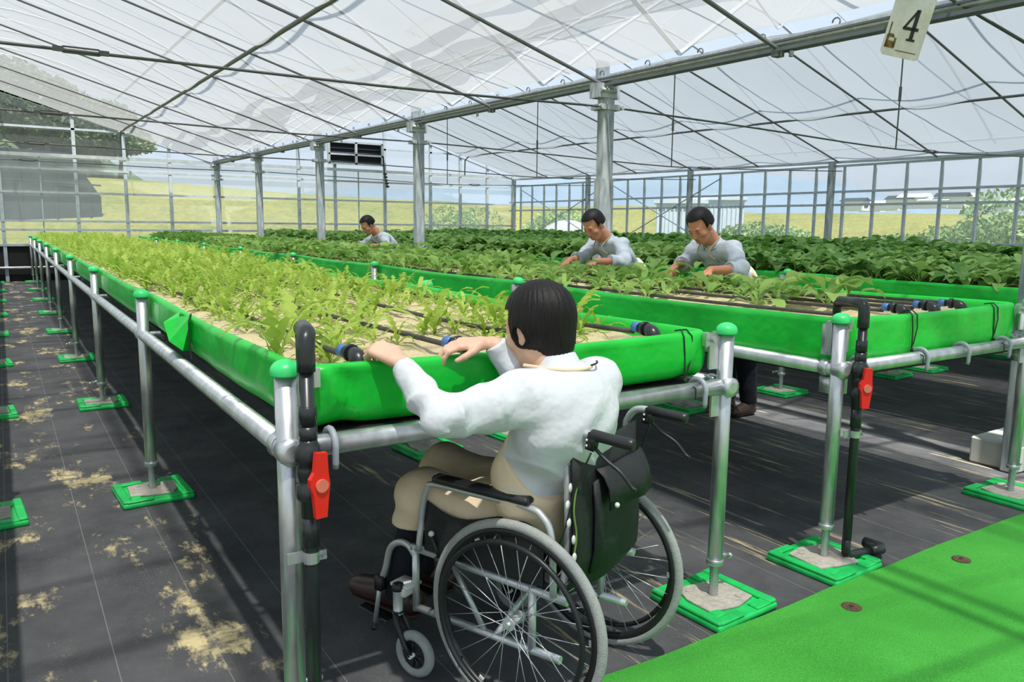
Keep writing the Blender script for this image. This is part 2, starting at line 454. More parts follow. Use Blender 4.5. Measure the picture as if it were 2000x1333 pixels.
# ---- back wall
wb = struct('wall_back', (0, BY, 0))
bx = [-4.9, -3.3, -1.6, .08, 1.64, 2.73, 3.77, 4.95, 7.12, 8.18, 9.72, 11.24, 12.29, 13.28, 14.3]
thin = [6.0, 8.9]
def gable(x): return under(x, BY)
for x in bx:
    MB().box((x, BY, gable(x)/2+.05), (.075, .075, gable(x)+.1)).build('wall_post', M['wallbar'], wb)
for x in thin+[.9]:
    MB().box((x, BY+.02, 1.5), (.03, .03, 3.0)).build('wall_post', M['wallbar'], wb)
brz = [.86, 1.22, 1.43, 2.11, 2.66, 2.98]
for z in brz:
    MB().box((4.7, BY-.03, z), (19.4, .035, .05 if z < 2.9 else .08)).build('wall_rail', M['wallbar'] if z < 2.9 else M['alu'], wb)
MB().box((.2, BY-.02, 3.62), (5.4, .035, .05)).build('wall_rail', M['wallbar'], wb)
MB().box((9.6, BY-.02, 3.62), (5.4, .035, .05)).build('wall_rail', M['wallbar'], wb)
MB().box((4.7, BY+.02, .42), (19.2, .02, .84)).build('skirting_sheet', M['black'], wb)
MB().cyl((-4.9, BY-.08, .33), (14.2, BY-.08, .33), .03).build('heating_pipe', M['galv'], wb)
zz = [.86, 1.43, 2.11, 2.66, 2.98]
for i in range(len(bx)-1):
    for j in range(len(zz)-1):
        MB().box(((bx[i]+bx[i+1])/2, BY+.03, (zz[j]+zz[j+1])/2), (bx[i+1]-bx[i]-.05, .004, zz[j+1]-zz[j]-.03)).build('pane', M['haze'], wb)
    x0, x1 = bx[i], bx[i+1]; a, b = gable(x0), gable(x1)
    if min(a, b) > 3.02:
        MB().add([(x0+.03, BY+.03, 3.02), (x1-.03, BY+.03, 3.02), (x1-.03, BY+.03, b), (x0+.03, BY+.03, a)], [(0, 1, 2, 3)]).build('pane', M['wallglass'], wb)
# louvred fan high in the back wall of the second bay
fan = thing('louvre_fan', 'black louvred ventilation fan in a white frame high on the back wall', 'fan', (8.75, BY-.2, 3.2))
fr = MB()
for z in (3.14, 3.40, 3.74): fr.box((8.75, BY-.2, z), (1.65, .06, .05))
for x in (7.94, 8.75, 9.56): fr.box((x, BY-.2, 3.44), (.07, .06, .62))
fr.build('frame', M['alu'], fan)
MB().box((8.75, BY-.12, 3.44), (1.6, .05, .58)).build('backing', M['black'], fan)
for k in range(5):
    MB().box((8.75, BY-.17, 3.20+.125*k), (1.6, .05, .02), rot=Matrix.Rotation(.6, 3, 'X')).build('slat', M['netting'], fan)
ch = thing('cable_bundle', 'dark cable bundle hanging under the louvred fan', 'cable', (9.6, BY-.25, 2.5))
b = MB()
b.tube([(9.58, BY-.25, 3.4), (9.60, BY-.25, 2.95), (9.70, BY-.25, 2.5)], .02, 6)
for k in range(5): b.box((9.61+.018*k, BY-.28, 2.9-.09*k), (.10, .04, .05))
b.build('cable', M['darkgrey'], ch)

# ---- right wall
wr = struct('wall_right', (WX, 0, 0))
ry = [2.0+.652*k for k in range(31)]
rz = [.35, 1.21, 1.93, 2.19, 2.70]
for k, y in enumerate(ry):
    MB().box((WX, y, 1.36), (.045, .05, 2.72)).build('wall_post', M['wallbar'], wr)
for z in rz[1:]:
    MB().box((WX-.03, 12, z), (.035, 20.4, .045)).build('wall_rail', M['wallbar'], wr)
MB().box((WX, 12, .18), (.03, 20.4, .36)).build('skirting_sheet', M['whitewall'], wr)
for a, b in ((13.0, 17.0), (17.2, 21.5)):
    MB().cyl((WX-.05, a, .9), (WX-.05, b, 2.6), .014, 6).build('brace', M['wallbar'], wr)
    MB().cyl((WX-.06, a, 2.6), (WX-.06, b, .9), .014, 6).build('brace', M['wallbar'], wr)
for k in range(len(ry)-1):
    for j in range(4):
        MB().box((WX+.02, (ry[k]+ry[k+1])/2, (rz[j]+rz[j+1])/2), (.004, ry[k+1]-ry[k]-.03, rz[j+1]-rz[j]-.03)).build('pane', M['wallglass'], wr)
wl_names = ['sturdy wall column in the right glazed wall, behind the nearest standing worker', 'sturdy wall column in the right wall, between two standing workers']
for k, y in enumerate([10.08, 14.0, 18.0, 21.9]):
    column(WX-.06, y, gz(y), .12, ['sturdy grey column in the right window wall, near the middle of that wall', 'grey column in the right window wall behind the head of the nearest standing worker',
        'grey column in the right window wall, hidden mostly by the thick gutter column', 'grey column in the far corner where back and right walls meet'][k], 'columns of the right wall', collar=False)

# ---- gutter line overhead
ceil = struct('ceiling', (0, 0, 0))
def beam(name, p, q, w, h, mat, par=ceil):
    p, q = Vector(p), Vector(q); d = q-p; y = d.normalized(); x = y.cross(Vector((0, 0, 1))).normalized(); z = x.cross(y)
    rot = Matrix((x, y, z)).transposed()
    return MB().box((p+q)/2, (w, d.length, h), rot=rot).build(name, mat, par)
Y0b, Y1b = -1.5, BY
def gl(dx, dz, name, w, h, mat): return beam(name, (GX+dx, Y0b, gz(Y0b)+dz), (GX+dx, Y1b, gz(Y1b)+dz), w, h, mat)
gl(0, .055, 'gutter', .10, .010, M['galv']); gl(-.05, .078, 'gutter_lip', .008, .05, M['galv']); gl(.05, .078, 'gutter_lip', .008, .05, M['galv'])
gl(-.075, .01, 'gutter_rail', .024, .024, M['bar']); gl(.04, .02, 'gutter_rail', .022, .022, M['bar'])
gl(-.075, .07, 'gutter_rail', .022, .014, M['bar'])
for k in range(34):
    y = 1.0+.62*k; z = gz(y)+.12
    MB().tube(arc((GX-.05, y, z), (0, 1, 0), (0, 0, 1), .03, 0, PI*1.2, 6), .006, 5).build('glazing_clip', M['bar'], ceil)
for k in range(6):
    y = 1.6+2.2*k
    MB().cyl((GX-.09, y, gz(y)-.02), (GX-.09, y, gz(y)-.06), .016, 8).build('drip_nozzle', M['bar'], ceil)

# rafters every 2 m, both bays, under the cloth
def raf(p, q, r, name='rafter', mat='bar'):
    MB().cyl(p, q, r, 7).build(name, M[mat], ceil)
for k in range(-2, 11):
    y = 1.95+2.0*k
    raf((RX0-3, y, under(RX0-3, y)-.02), (RX0, y, under(RX0, y)-.02), .013)
    raf((RX0, y, under(RX0, y)-.02), (GX-.05, y, gz(y)+.02), .016 if k < 4 else .013)
    raf((GX+.1, y, gz(y)+.05), (RX1, y, under(RX1, y)-.02), .013)
    raf((RX1, y, under(RX1, y)-.02), (WX-.05, y, gz(y)-.02), .016)
    MB().box((GX-.05, y, gz(y)+.0), (.07, .06, .07)).build('rafter_shoe', M['bar'], ceil)
def purl(x, r, y1=21.2, drop=True):
    a = Vector((x, -1.5, under(x, -1.5)-.055)); b = Vector((x, y1, under(x, y1)-.055)); c = b+Vector((0, .25, -.12)); d = c+Vector((0, .02, -.45))
    MB().tube([a, b, c, d], r, 8).build('tie_pipe', M['bar'], ceil)
purl(2.6, .024); purl(12.15, .02)
# tie rods with turnbuckles and ridge hangers
for k, y in enumerate([1.95, 5.95, 9.94, 13.93, 17.9]):
    if k == 0: continue
    t = thing('tie_rod', ['x', 'thin dark tie rod crossing the nearer bays above the beds, turnbuckle at upper left', 'second thin tie rod, running to the column beside the most distant worker',
              'third thin tie rod, far back under the cloth', 'farthest thin tie rod under the cloth'][k], 'wire', (GX, y, 2.57), group='tie rods across the bays')
    q = .055 if k == 1 else 0
    pts = bez([(-5.1, y-.05, 2.62), (-2, y-.05, 2.59-q), (1, y-.05, 2.575-q), (3, y-.05, 2.55-q*.5), (GX-.1, y-.05, 2.56)], 5)
    MB().tube(pts, .011, 6).build('rod', M['cable'], t)
    pts = bez([(GX+.1, y-.05, 2.56), (7, y-.05, 2.52), (RX1, y-.05, 2.46), (12, y-.05, 2.52), (WX, y-.05, 2.6)], 5)
    MB().tube(pts, .010, 6).build('rod', M['cable'], t)
    for bxx in (.52 if k == 1 else .55, 10.4):
        m = MB(); zc = 2.58-q if bxx < 5 else 2.475
        m.tube([(bxx-.13, y-.05, zc), (bxx-.1, y-.05, zc+.018), (bxx+.1, y-.05, zc+.018), (bxx+.13, y-.05, zc)], .006, 5)
        m.tube([(bxx-.13, y-.05, zc), (bxx-.1, y-.05, zc-.018), (bxx+.1, y-.05, zc-.018), (bxx+.13, y-.05, zc)], .006, 5)
        m.box((bxx-.13, y-.05, zc), (.06, .03, .03)).box((bxx+.13, y-.05, zc), (.06, .03, .03))
        m.build('turnbuckle', M['cable'], t)
    h = thing('hanger_rod', ['x', 'vertical hanger rod below the hanging number card', 'second vertical hanger rod in the right bay, left of the number card', 'third vertical hanger rod in the right bay', 'farthest vertical hanger rod in the right bay'][k], 'rod', (RX1, y, 2.5), group='hanger rods of the right bay')
    MB().cyl((RX1, y-.05, 2.46), (RX1, y-.05, under(RX1, y)-.05), .010, 6).build('rod', M['cable'], h)
    MB().cyl((RX1, y-.05, 3.05), (RX1, y-.05, 3.22), .02, 6).build('sleeve', M['cable'], h)

# ---- shade cloth
def cloth_mesh(x0, x1, y0, y1, off, sag, nxx, nyy, wob=.0, edge=0.):
    vs = []; 
    for j in range(nyy+1):
        y = y0+(y1-y0)*j/nyy
        ph = ((y-1.95)/2.0) % 1.0
        for i in range(nxx+1):
            u = i/nxx; x = x0+(x1-x0)*u
            if edge and i == nxx: x -= edge*abs(math.sin(PI*ph))
            z = under(min(max(x, -5), WX), y)+off - sag*math.sin(PI*ph)*(.5+.5*math.sin(PI*u))
            z += wob*(math.sin(x*3.1+y*1.7)+.6*math.sin(x*7.3-y*2.9)+.4*math.sin(y*9.1+x*1.3))*math.sin(PI*ph)
            vs.append((x, y, z))
    n = nxx+1
    return vs, [(j*n+i, j*n+i+1, (j+1)*n+i+1, (j+1)*n+i) for j in range(nyy) for i in range(nxx)]
def cloth(name, label, x0, x1, mat='cloth', **k):
    vs, fs = cloth_mesh(x0, x1, -3.0, 21.55, **k)
    o = MB().add(vs, fs).build(name, M[mat], smooth=True); return tag(o, label, 'shade cloth')
cloth('shade_cloth', 'big white mesh shade cloth sloping down to the gutter over the near beds', RX0, GX-.30, off=.03, sag=.10, nxx=50, nyy=260, wob=.008, edge=.06)
cloth('shade_cloth', 'white mesh shade cloth left of the ridge at the left edge of the picture', -5.0, RX0, off=.03, sag=.10, nxx=20, nyy=130, wob=.008)
cloth('shade_cloth', 'narrow looking strip of white shade cloth rising right behind the gutter', GX+.16, RX1, mat='cloth2', off=.03, sag=.08, nxx=40, nyy=260, wob=.008)
cloth('shade_cloth', 'white mesh shade cloth of the far slope above the right window wall', RX1, WX-.03, mat='cloth2', off=.03, sag=.12, nxx=40, nyy=260, wob=.008)
# doubled, gathered cloth lying above the first one near the gutter
def gathered(x0, wdt, y0, y1, label, amp):
    vs = []; ny, nx_ = 240, 8
    for j in range(ny+1):
        y = y0+(y1-y0)*j/ny; c = x0+amp*(math.sin(y*.9)+.5*math.sin(y*2.3+1)); w = wdt*(1+.35*math.sin(y*1.9+.4)+.2*math.sin(y*5.1))
        for i in range(nx_+1):
            x = c+w*(i/nx_-.5)
            vs.append((x, y, under(x, y)+.10+.015*math.sin(i*2.2+y*3)))
    n = nx_+1
    o = MB().add(vs, [(j*n+i, j*n+i+1, (j+1)*n+i+1, (j+1)*n+i) for j in range(ny) for i in range(nx_)]).build('cloth_fold', M['clothfold'], smooth=True)
    tag(o, label, 'shade cloth')
gathered(3.95, .42, -1, 21.4, 'darker doubled band of gathered shade cloth running near the gutter', .13)
gathered(3.55, .14, -1, 21.4, 'thin wavy doubled band of shade cloth above the nearer beds', .10)

# ---- outer roof: arches, glazing bars, film (their shadows fall on the cloth)
def roofz(x, y, base):
    if x <= GX: u = (GX-x)/5.0
    else: u = (x-GX)/4.7 if x <= RX1 else (WX-x)/4.7
    u = min(1, max(0, u)); return gz(y)+.16+2.1*math.sin(u*PI/2)
for s_, (xa, xb) in enumerate(((GX, RX0), (RX0, -5.1), (GX, RX1), (RX1, WX))):
    P = [xa+(xb-xa)*i/9 for i in range(10)]
    fz = lambda x, y: (gz(y)+.16+2.1*math.sin(min(1, (x+5.1)/5.0)*PI/2)) if x < RX0 else roofz(x, y, 0)
    for k in range(-2, 11):
        y = 1.0+2.0*k
        MB().tube([(x, y, fz(x, y)) for x in P], .022, 6).build('roof_arch', M['arch'], ceil)
        MB().tube([(x, y+1.0, fz(x, y)+.03) for x in P], .008, 5).build('glazing_bar', M['alu'], ceil)
    for u in (.45, .97):
        x = xa+(xb-xa)*u
        MB().cyl((x, -3, fz(x, -3)-.03), (x, BY, fz(x, BY)-.03), .026, 6).build('roof_purlin', M['arch'], ceil)
    for k in range(5):
        y0 = -3+5*k
        vs = []
        for yy in (y0+.02, y0+4.98): vs += [(x, yy, fz(x, yy)+.06) for x in P]
        MB().add(vs, [(i, i+1, 11+i, 10+i) for i in range(9)]).build('roof_pane', M['roofglass'], ceil, smooth=True)
beam('eave_rail', (WX-.05, -1, gz(-1)-.02), (WX-.05, BY, gz(BY)-.02), .05, .05, M['wallbar'])

# ---- number card
sg = thing('number_card', 'stained white plastic card with a black number 4 hanging from the gutter', 'sign', (4.6, 2.9, 2.9))
P4 = [Vector(p) for p in ((4.66, 3.02, 2.53), (4.66, 2.77, 2.44), (4.62, 2.70, 2.78), (4.62, 2.98, 2.88))]
ex = (P4[1]-P4[0]).normalized(); ey = (P4[3]-P4[0]); ey = (ey-ex*ey.dot(ex)).normalized(); ez = ex.cross(ey)
W4, H4 = .262, .40
rr = .02
out = [(rr, 0), (W4-rr, 0), (W4, rr), (W4, H4-rr), (W4-rr, H4), (rr, H4), (0, H4-rr), (0, rr)]
MB().prism(out, .006, P4[0], ex, ey).build('card', M['signcard'], sg)
def sp(pts, mat, name, dz=.0075):
    MB().prism(pts, .002, P4[0]+ez*dz if ez.dot(Vector((-1, -1, 0))) > 0 else P4[0]-ez*(.003), ex, ey).build(name, mat, sg)
four = [(.178, .075), (.240-.0, .075), (.240, .087), (.222, .092), (.222, .130), (.244, .130), (.244, .150), (.222, .150), (.222, .262), (.204, .262), (.128, .152), (.128, .130), (.196, .130), (.196, .092), (.178, .087)]
four = [(a-.03, b+.02) for a, b in four]
M4 = MB()
# a serifed 4 with an open counter, from strokes
def stroke(poly): M4.prism(poly, .002, P4[0]+(ez*.0066 if True else ez), ex, ey)
sgn = 1 if ez.dot(Vector((-.8, -.5, -.3))) > 0 else -1
F0 = P4[0]+ez*(.0066 if sgn > 0 else -.0026)
for poly in ([(.166, .112), (.190, .112), (.190, .275), (.166, .275)], [(.108, .158), (.210, .158), (.210, .176), (.108, .176)],
             [(.104, .166), (.120, .166), (.184, .270), (.170, .275)], [(.150, .100), (.206, .100), (.206, .113), (.150, .113)]):
    M4.prism(poly, .002, F0, ex, ey)
M4.build('number', M['ink'], sg)
MR = MB()
for poly in ([(.018, .045), (.085, .045), (.085, .085), (.018, .085)], [(.018, .05), (.034, .05), (.034, .12), (.018, .12)], [(.072, .05), (.086, .05), (.086, .105), (.072, .105)],
             [(.02, .105), (.072, .105), (.06, .125), (.03, .125)], [(.022, .12), (.030, .12), (.030, .19), (.022, .19)], [(.10, .035), (.24, .035), (.24, .040), (.10, .040)]):
    MR.prism(poly, .0015, F0, ex, ey)
MR.build('rust_stain', M['rust'], sg)
MB().tube([P4[3]+ex*.13+ey*.0, P4[3]+ex*.15+Vector((.1, 0, .12)), (GX-.06, 2.85, gz(2.9)+.12)], .004, 5).build('hanging_wire', M['cable'], sg)
gc = MB().cyl((4.62, 2.73, 2.86), (5.6, 2.4, 2.48), .010, 6)
o = gc.build('stay_wire', M['cable']); tag(o, 'dark stay wire running right from the top of the number card', 'wire')
# ================================================================ BEDS
BW, BY0, SP = 1.638, 1.973, 2.4438
NL = 9
mesh_cache = {}
def shared(key, mb, mat, smooth=False, center=None):
    if key not in mesh_cache:
        me = bpy.data.meshes.new(key)
        m = mb(); me.from_pydata(m.v, [], m.f); me.update(); me.materials.append(mat)
        if smooth: me.polygons.foreach_set('use_smooth', [len(p.vertices) < 6 for p in me.polygons])
        mesh_cache[key] = me
    return mesh_cache[key]
def put(name, key, mb, mat, parent, loc=(0, 0, 0), rz=0, smooth=True, par_origin=None):
    o = bpy.data.objects.new(name, shared(key, mb, mat, smooth)); COL.objects.link(o); o.location = loc; o.rotation_euler = (0, 0, rz)
    if parent is not None: o.parent = parent
    return o

def leg_mb():
    m = MB(); m.lathe((0, 0, 0), (0, 0, 1), [(.029, .17), (.029, 1.075)], 18)
    m.lathe((0, 0, 0), (0, 0, 1), [(.031, .165), (.033, .168), (.033, .185), (.031, .188)], 18); return m
def cap_mb():
    m = MB(); pr = [(.0385, 1.062), (.0395, 1.066), (.0395, 1.075)]
    for k in range(1, 7): a = k/6*PI/2; pr.append((.0395*math.cos(a)+.0001, 1.075+.030*math.sin(a)))
    m.lathe((0, 0, 0), (0, 0, 1), pr, 18); return m
def rod_mb():
    m = MB(); pr = []
    z = .03
    while z < .185: pr += [(.0190, z), (.0145, z+.006)]; z += .012
    m.lathe((0, 0, 0), (0, 0, 1), pr, 12); return m
def lever_mb():
    m = MB(); m.cyl((.03, 0, .195), (.09, -.01, .175), .0085, 8); m.sphere((.092, -.01, .175), .012, 8, 6); return m
def plate_mb():
    m = MB(); m.prism([(-.11, -.09), (.09, -.11), (.12, -.02), (.11, .09), (-.02, .11), (-.12, .08)], .012, (0, 0, .028), (1, 0, 0), (0, 1, 0))
    m.cyl((.07, -.07, .04), (.07, -.07, .044), .012, 8); m.cyl((-.07, .06, .04), (-.07, .06, .044), .012, 8); return m
def tray_mb():
    m = MB(); h = .172
    m.box((0, 0, .014), (2*h, 2*h, .028), bev=.006)
    for sx in (-1, 1):
        m.box((sx*(h-.022), 0, .034), (.040, 2*h-.01, .016), bev=.005)
    for sy in (-1, 1):
        m.box((-.09, sy*(h-.022), .033), (.13, .040, .014), bev=.005); m.box((.10, sy*(h-.03), .031), (.09, .05, .010), bev=.004)
    m.box((h-.07, h-.07, .033), (.05, .05, .012), bev=.004); m.box((-h+.07, -h+.07, .033), (.05, .05, .012), bev=.004)
    return m
def bolt_mb():
    m = MB(); m.cyl((0, 0, 0), (0, 0, .012), .010, 6); return m

def trough_mb(zb, seed, y1=NL*SP-SP+.06, near_fine=True, folds=True):
    """liner: rounded rectangle perimeter in bed-local coordinates (origin at the front-left leg)"""
    R_ = random.Random(seed)
    x0, x1, ya, yb, rc = .045, BW-.045, .040, y1, .06
    per = []
    def seg(p, q, n): 
        for i in range(n): t = i/n; per.append((p[0]+(q[0]-p[0])*t, p[1]+(q[1]-p[1])*t))
    def corner(cx, cy, a0):
        for i in range(6): a = a0+(PI/2)*i/6; per.append((cx+rc*math.cos(a), cy+rc*math.sin(a)))
    seg((x0+rc, ya), (x1-rc, ya), 70); corner(x1-rc, ya+rc, -PI/2)
    n1, n2 = 40, 60
    for i in range(n1): per.append((x1, ya+rc+3.0*i/n1))
    for i in range(n2): per.append((x1, ya+rc+3.0+(yb-ya-2*rc-3.0)*i/n2))
    corner(x1-rc, yb-rc, 0); seg((x1-rc, yb), (x0+rc, yb), 12); corner(x0+rc, yb-rc, PI/2)
    for i in range(n2): per.append((x0, yb-rc-(yb-ya-2*rc-3.0)*i/n2))
    for i in range(n1): per.append((x0, ya+rc+3.0-3.0*i/n1))
    corner(x0+rc, ya+rc, PI)
    N_ = len(per)
    prof = [(-.30, zb-.006), (-.05, zb), (-.022, zb+.008), (-.006, zb+.026), (.002, zb+.05), (.006, zb+.09), (.004, zb+.14), (.004, 1.048), (.004, 1.062), (-.004, 1.072), (-.016, 1.075), (-.027, 1.068), (-.032, 1.05), (-.036, 1.02), (-.04, .985)]
    vs = []
    for i, (x, y) in enumerate(per):
        a = per[i-1]; b = per[(i+1) % N_]; tx, ty = b[0]-a[0], b[1]-a[1]; l = math.hypot(tx, ty) or 1; nx_, ny_ = ty/l, -tx/l
        front = y < ya+.001; side = (x < x0+.001 or x > x1-.001)
        sag = 0.
        if side: sag = -.012*math.sin(PI*((y % SP)/SP))**2
        else: sag = -.010*math.sin(PI*(x-x0)/(x1-x0))
        for k, (o, z) in enumerate(prof):
            u = k/(len(prof)-1)
            w = math.sin(PI*min(1, max(0, (k-1)/8)))      # only the face waves
            oo = o+.006*w*math.sin((x*7+y*5.3)+seed)+.003*w*math.sin((x*23-y*17)+seed*2)
            zz_ = z+(sag if k > 5 else sag*.3)+(.004*math.sin(y*2.1+x*3+seed) if k < 4 else 0)
            if folds and front:       # diagonal pleats from the top-left corner down to the clip
                for (xa_, xb_, am) in ((.11, .21, .024), (.05, .07, .010), (BW-.12, BW-.20, .010)):
                    t = (1.07-z)/(1.07-zb); xc = xa_+(xb_-xa_)*t
                    if 0 <= t <= 1: oo += am*math.exp(-((x-xc)/.022)**2)*math.sin(PI*min(1, t*.9+.1)) - am*.7*math.exp(-((x-xc-.045)/.025)**2)*math.sin(PI*min(1, t*.9+.1))
                if k <= 4:
                    for xc in (.17, .95, 1.5):      # pulled in above the pipe clips
                        zz_ += .012*math.exp(-((x-xc)/.05)**2)
            vs.append((x+nx_*oo, y+ny_*oo, zz_))
    n = len(prof)
    fs = [(i*n+k, ((i+1) % N_)*n+k, ((i+1) % N_)*n+k+1, i*n+k+1) for i in range(N_) for k in range(n-1)]
    fs.append(tuple(i*n for i in range(N_-1, -1, -1)))
    m = MB(); m.add(vs, fs); return m
def sand_mb(seed):
    R_ = random.Random(seed); x0, x1, ya, yb = .075, BW-.075, .07, (NL-1)*SP+.02
    xs = [x0+(x1-x0)*i/26 for i in range(27)]; ys = []; y = ya
    while y < yb: ys.append(y); y += .06 if y < 4 else .16
    ys.append(yb); vs = []
    for y in ys:
        for x in xs:
            z = 1.018+.010*math.sin(x*9+seed)*math.sin(y*4.1)+.007*math.sin(x*23+y*11)+.005*math.sin(x*41-y*27+seed)+R_.uniform(-.004, .004)
            vs.append((x, y, z))
    n = len(xs); m = MB(); m.add(vs, [(j*n+i, j*n+i+1, (j+1)*n+i+1, (j+1)*n+i) for j in range(len(ys)-1) for i in range(n-1)]); return m
def sandz(x, y, seed=3): return 1.018+.010*math.sin(x*9+seed)*math.sin(y*4.1)
L_END = (NL-1)*SP
def hose_mb(xh, seed, wig=.03):
    pts = []
    y = .20
    while y < L_END-.1:
        d = min(1, (y-.2)/.5)
        pts.append((xh+wig*d*math.sin(y*1.3+seed), y, sandz(xh, y)+.022+.012*math.exp(-(y-.2)*3))); y += .25 if y < 6 else .8
    m = MB(); m.tube(pts, .0095, 7); return m
def elbow_mb():
    """ball elbow: hose enters from +y, pipe dives at the origin side"""
    m = MB(); m.tube([(0, .10, 0), (0, .075, 0), (0, .072, .0)], [.016, .018, .021], 14)
    m.tube(arc((0, .055, -.045), (0, 0, 1), (0, -1, 0), .045, 0, PI/2, 8)+[(0, .010, -.09)], [.021, .022, .024, .0265, .0275, .0265, .025, .023, .022, .022], 14)
    m.tube([(0, .075, 0), (0, .060, 0)], .0262, 14)
    return m
def ring_mb(): return MB().cyl((0, .125, 0), (0, .095, 0), .0195, 12)
def hook_mb():
    """grey clip over the front pipe (pipe axis along x through the origin)"""
    m = MB(); m.tube(arc((0, 0, 0), (0, 1, 0), (0, 0, 1), .041, -.1, PI*1.12, 10)+[(0, -.038, -.045), (0, -.034, -.058)], .0095, 8); return m
def clamp_mb():
    m = MB(); m.lathe((0, 0, -.02), (0, 0, 1), [(.036, 0), (.036, .04)], 16); m.box((.055, -.005, 0), (.05, .03, .028)); m.cyl((.075, -.03, 0), (.075, .02, 0), .006, 6); return m

ZP = .865
def make_bed(label, loc, zb=.893, seed=3, elbows=(.24, .60, .98, 1.36), hooks=(.115, .95, 1.50), cords=(1.47,), hoses=None):
    t = thing('raised_growing_bed', label, 'planting bed', loc)
    o = bpy.data.objects.new('liner_trough', shared('liner_%d' % seed, lambda: trough_mb(zb, seed), M['green'], True)); COL.objects.link(o); o.parent = t
    o2 = put('sand', 'sand_%d' % seed, lambda: sand_mb(seed), M['sand'], t)
    for s in (0, 1):
        x = s*BW
        put('side_pipe', 'side_pipe', lambda: MB().cyl((0, -.02, ZP), (0, L_END, ZP), .0295, 16), M['galv'], t, (x, 0, 0))
        for k in range(NL):
            y = k*SP
            lg = put('leg', 'leg', leg_mb, M['galv'], t, (x, y, 0))
            put('leg_cap', 'leg_cap', cap_mb, M['cap'], lg)
            put('threaded_rod', 'threaded_rod', rod_mb, M['galv'], lg)
            if k < 4: put('lever', 'lever', lever_mb, M['galv'], lg, rz=(.2 if s else .6)+k)
            put('base_plate', 'base_plate', plate_mb, M['concrete'], lg, (random.uniform(-.01, .01), random.uniform(-.01, .01), 0), rz=random.uniform(-.1, .1)+PI*s)
            put('foot_tray', 'foot_tray', tray_mb, M['tray'], lg, (0, 0, 0), rz=random.uniform(-.06, .06)+.05)
            put('pipe_sleeve', 'pipe_sleeve', lambda: MB().lathe((0, .075, ZP), (0, -1, 0), [(.030, 0), (.0365, .004), (.0375, .012), (.034, .022), (.034, .04)], 16), M['galv'], lg)
            put('bracket', 'bracket', lambda: MB().box((.0, .052, .985), (.012, .06, .13)), M['galv'], lg)
            put('lower_bracket', 'lower_bracket', lambda: MB().box((0, .05, ZP-.075), (.012, .06, .07)), M['galv'], lg)
        put('end_sleeve', 'end_sleeve', lambda: MB().lathe((0, -.045, ZP), (0, 1, 0), [(.02, 0), (.036, .004), (.0375, .02), (.0375, .05), (.031, .06)], 16), M['galv'], t, (x, 0, 0))
    for y in (0, L_END):
        put('end_pipe', 'end_pipe', lambda: MB().cyl((0, 0, ZP), (BW, 0, ZP), .0295, 16), M['galv'], t, (0, y, 0))
    for k in range(1, NL-1):
        put('cross_bar', 'cross_bar', lambda: MB().box((BW/2, 0, ZP+.002), (BW, .03, .028)), M['galv'], t, (0, k*SP, 0))
    put('shadow_underlay', 'shadow_underlay_%d' % (zb < .87), lambda: MB().box((BW/2, L_END/2+.03, zb-.016), (BW-.16, L_END-.02, .012)), M['black'], t, smooth=False)  # black underlay put in as the dark shadow between liner and pipe
    for s in (0, 1):      # corner plates beside the front legs
        x = BW*s; d = 1 if s == 0 else -1
        put('corner_plate', 'corner_plate_%d' % s, lambda: MB().box((d*.052, .012, 1.0), (.046, .008, .135)).cyl((d*.062, -.006, 1.045), (d*.062, .02, 1.045), .012, 8).box((d*.085, .02, 1.045), (.02, .022, .05))
            .box((-d*.0, .045, 1.0), (.03, .03, .13)).box((d*.048, 0, ZP-.07), (.04, .01, .08)), M['galv'], t, (x, 0, 0), smooth=False)
    for x in hooks: put('pipe_clip', 'pipe_clip', hook_mb, M['hook'], t, (x, 0, ZP))
    for i, x in enumerate(elbows):
        e = put('pipe_elbow', 'pipe_elbow', elbow_mb, M['blackpipe'], t, (x, .075, 1.082), rz=random.uniform(-.15, .25))
        put('blue_ring', 'blue_ring', ring_mb, M['blue'], e)
    for i, x in enumerate(hoses if hoses is not None else elbows):
        hz = put('drip_hose', 'drip_hose_%d' % (i % 4), lambda: hose_mb(0, i*1.7), M['hose'], t, (x, 0, .012))
    for x in cords:
        m = MB()
        for q in (-1, 1):
            m.tube([(x+q*.012, .085, 1.075), (x+q*.012, .052, 1.082), (x+q*.020, .030, 1.06), (x+q*.018, .024, 1.0), (x+q*.006-.008, .024, .93), (x-.014, .028, .898), (x-.016, -.035, .88), (x-.016, -.036, .84)], .0032, 5)
        m.tube([(x-.02, .02, .897), (x-.008, .024, .902)], .007, 6)
        o = m.build('tie_cord', M['cord'], t, world=False)
    return t

X1, X2 = .590, 2.918
bed1 = make_bed('nearest raised green-lined bed of feathery light green seedlings, the seated man at its end', (X1, BY0, 0), seed=3)
bed2 = make_bed('second raised green-lined bed from the left, with three standing men leaning over it', (X2, BY0, 0), zb=.835, seed=5, elbows=(.62, .88, 1.13), hoses=(.25, .62, .88, 1.13, 1.35), hooks=(.14, .62, .98, 1.38), cords=(.60, 1.34))
bedC = make_bed('raised bed of broad dark green leaves in the lane right of the steel columns', (5.72, BY0, 0), seed=4)
bedD = copy_tree(bedC); bedD.location = (8.02, BY0, 0); bedD['label'] = 'raised bed of dark leafy greens, second one behind the steel columns'
bedE = copy_tree(bedC); bedE.location = (10.32, BY0, 0); bedE['label'] = 'farthest raised bed of dark leafy greens, in front of the right window wall'
bed0 = copy_tree(bedC); bed0.location = (-1.80, BY0, 0); bed0['label'] = 'raised bed at the left edge of the picture, only its green feet showing'

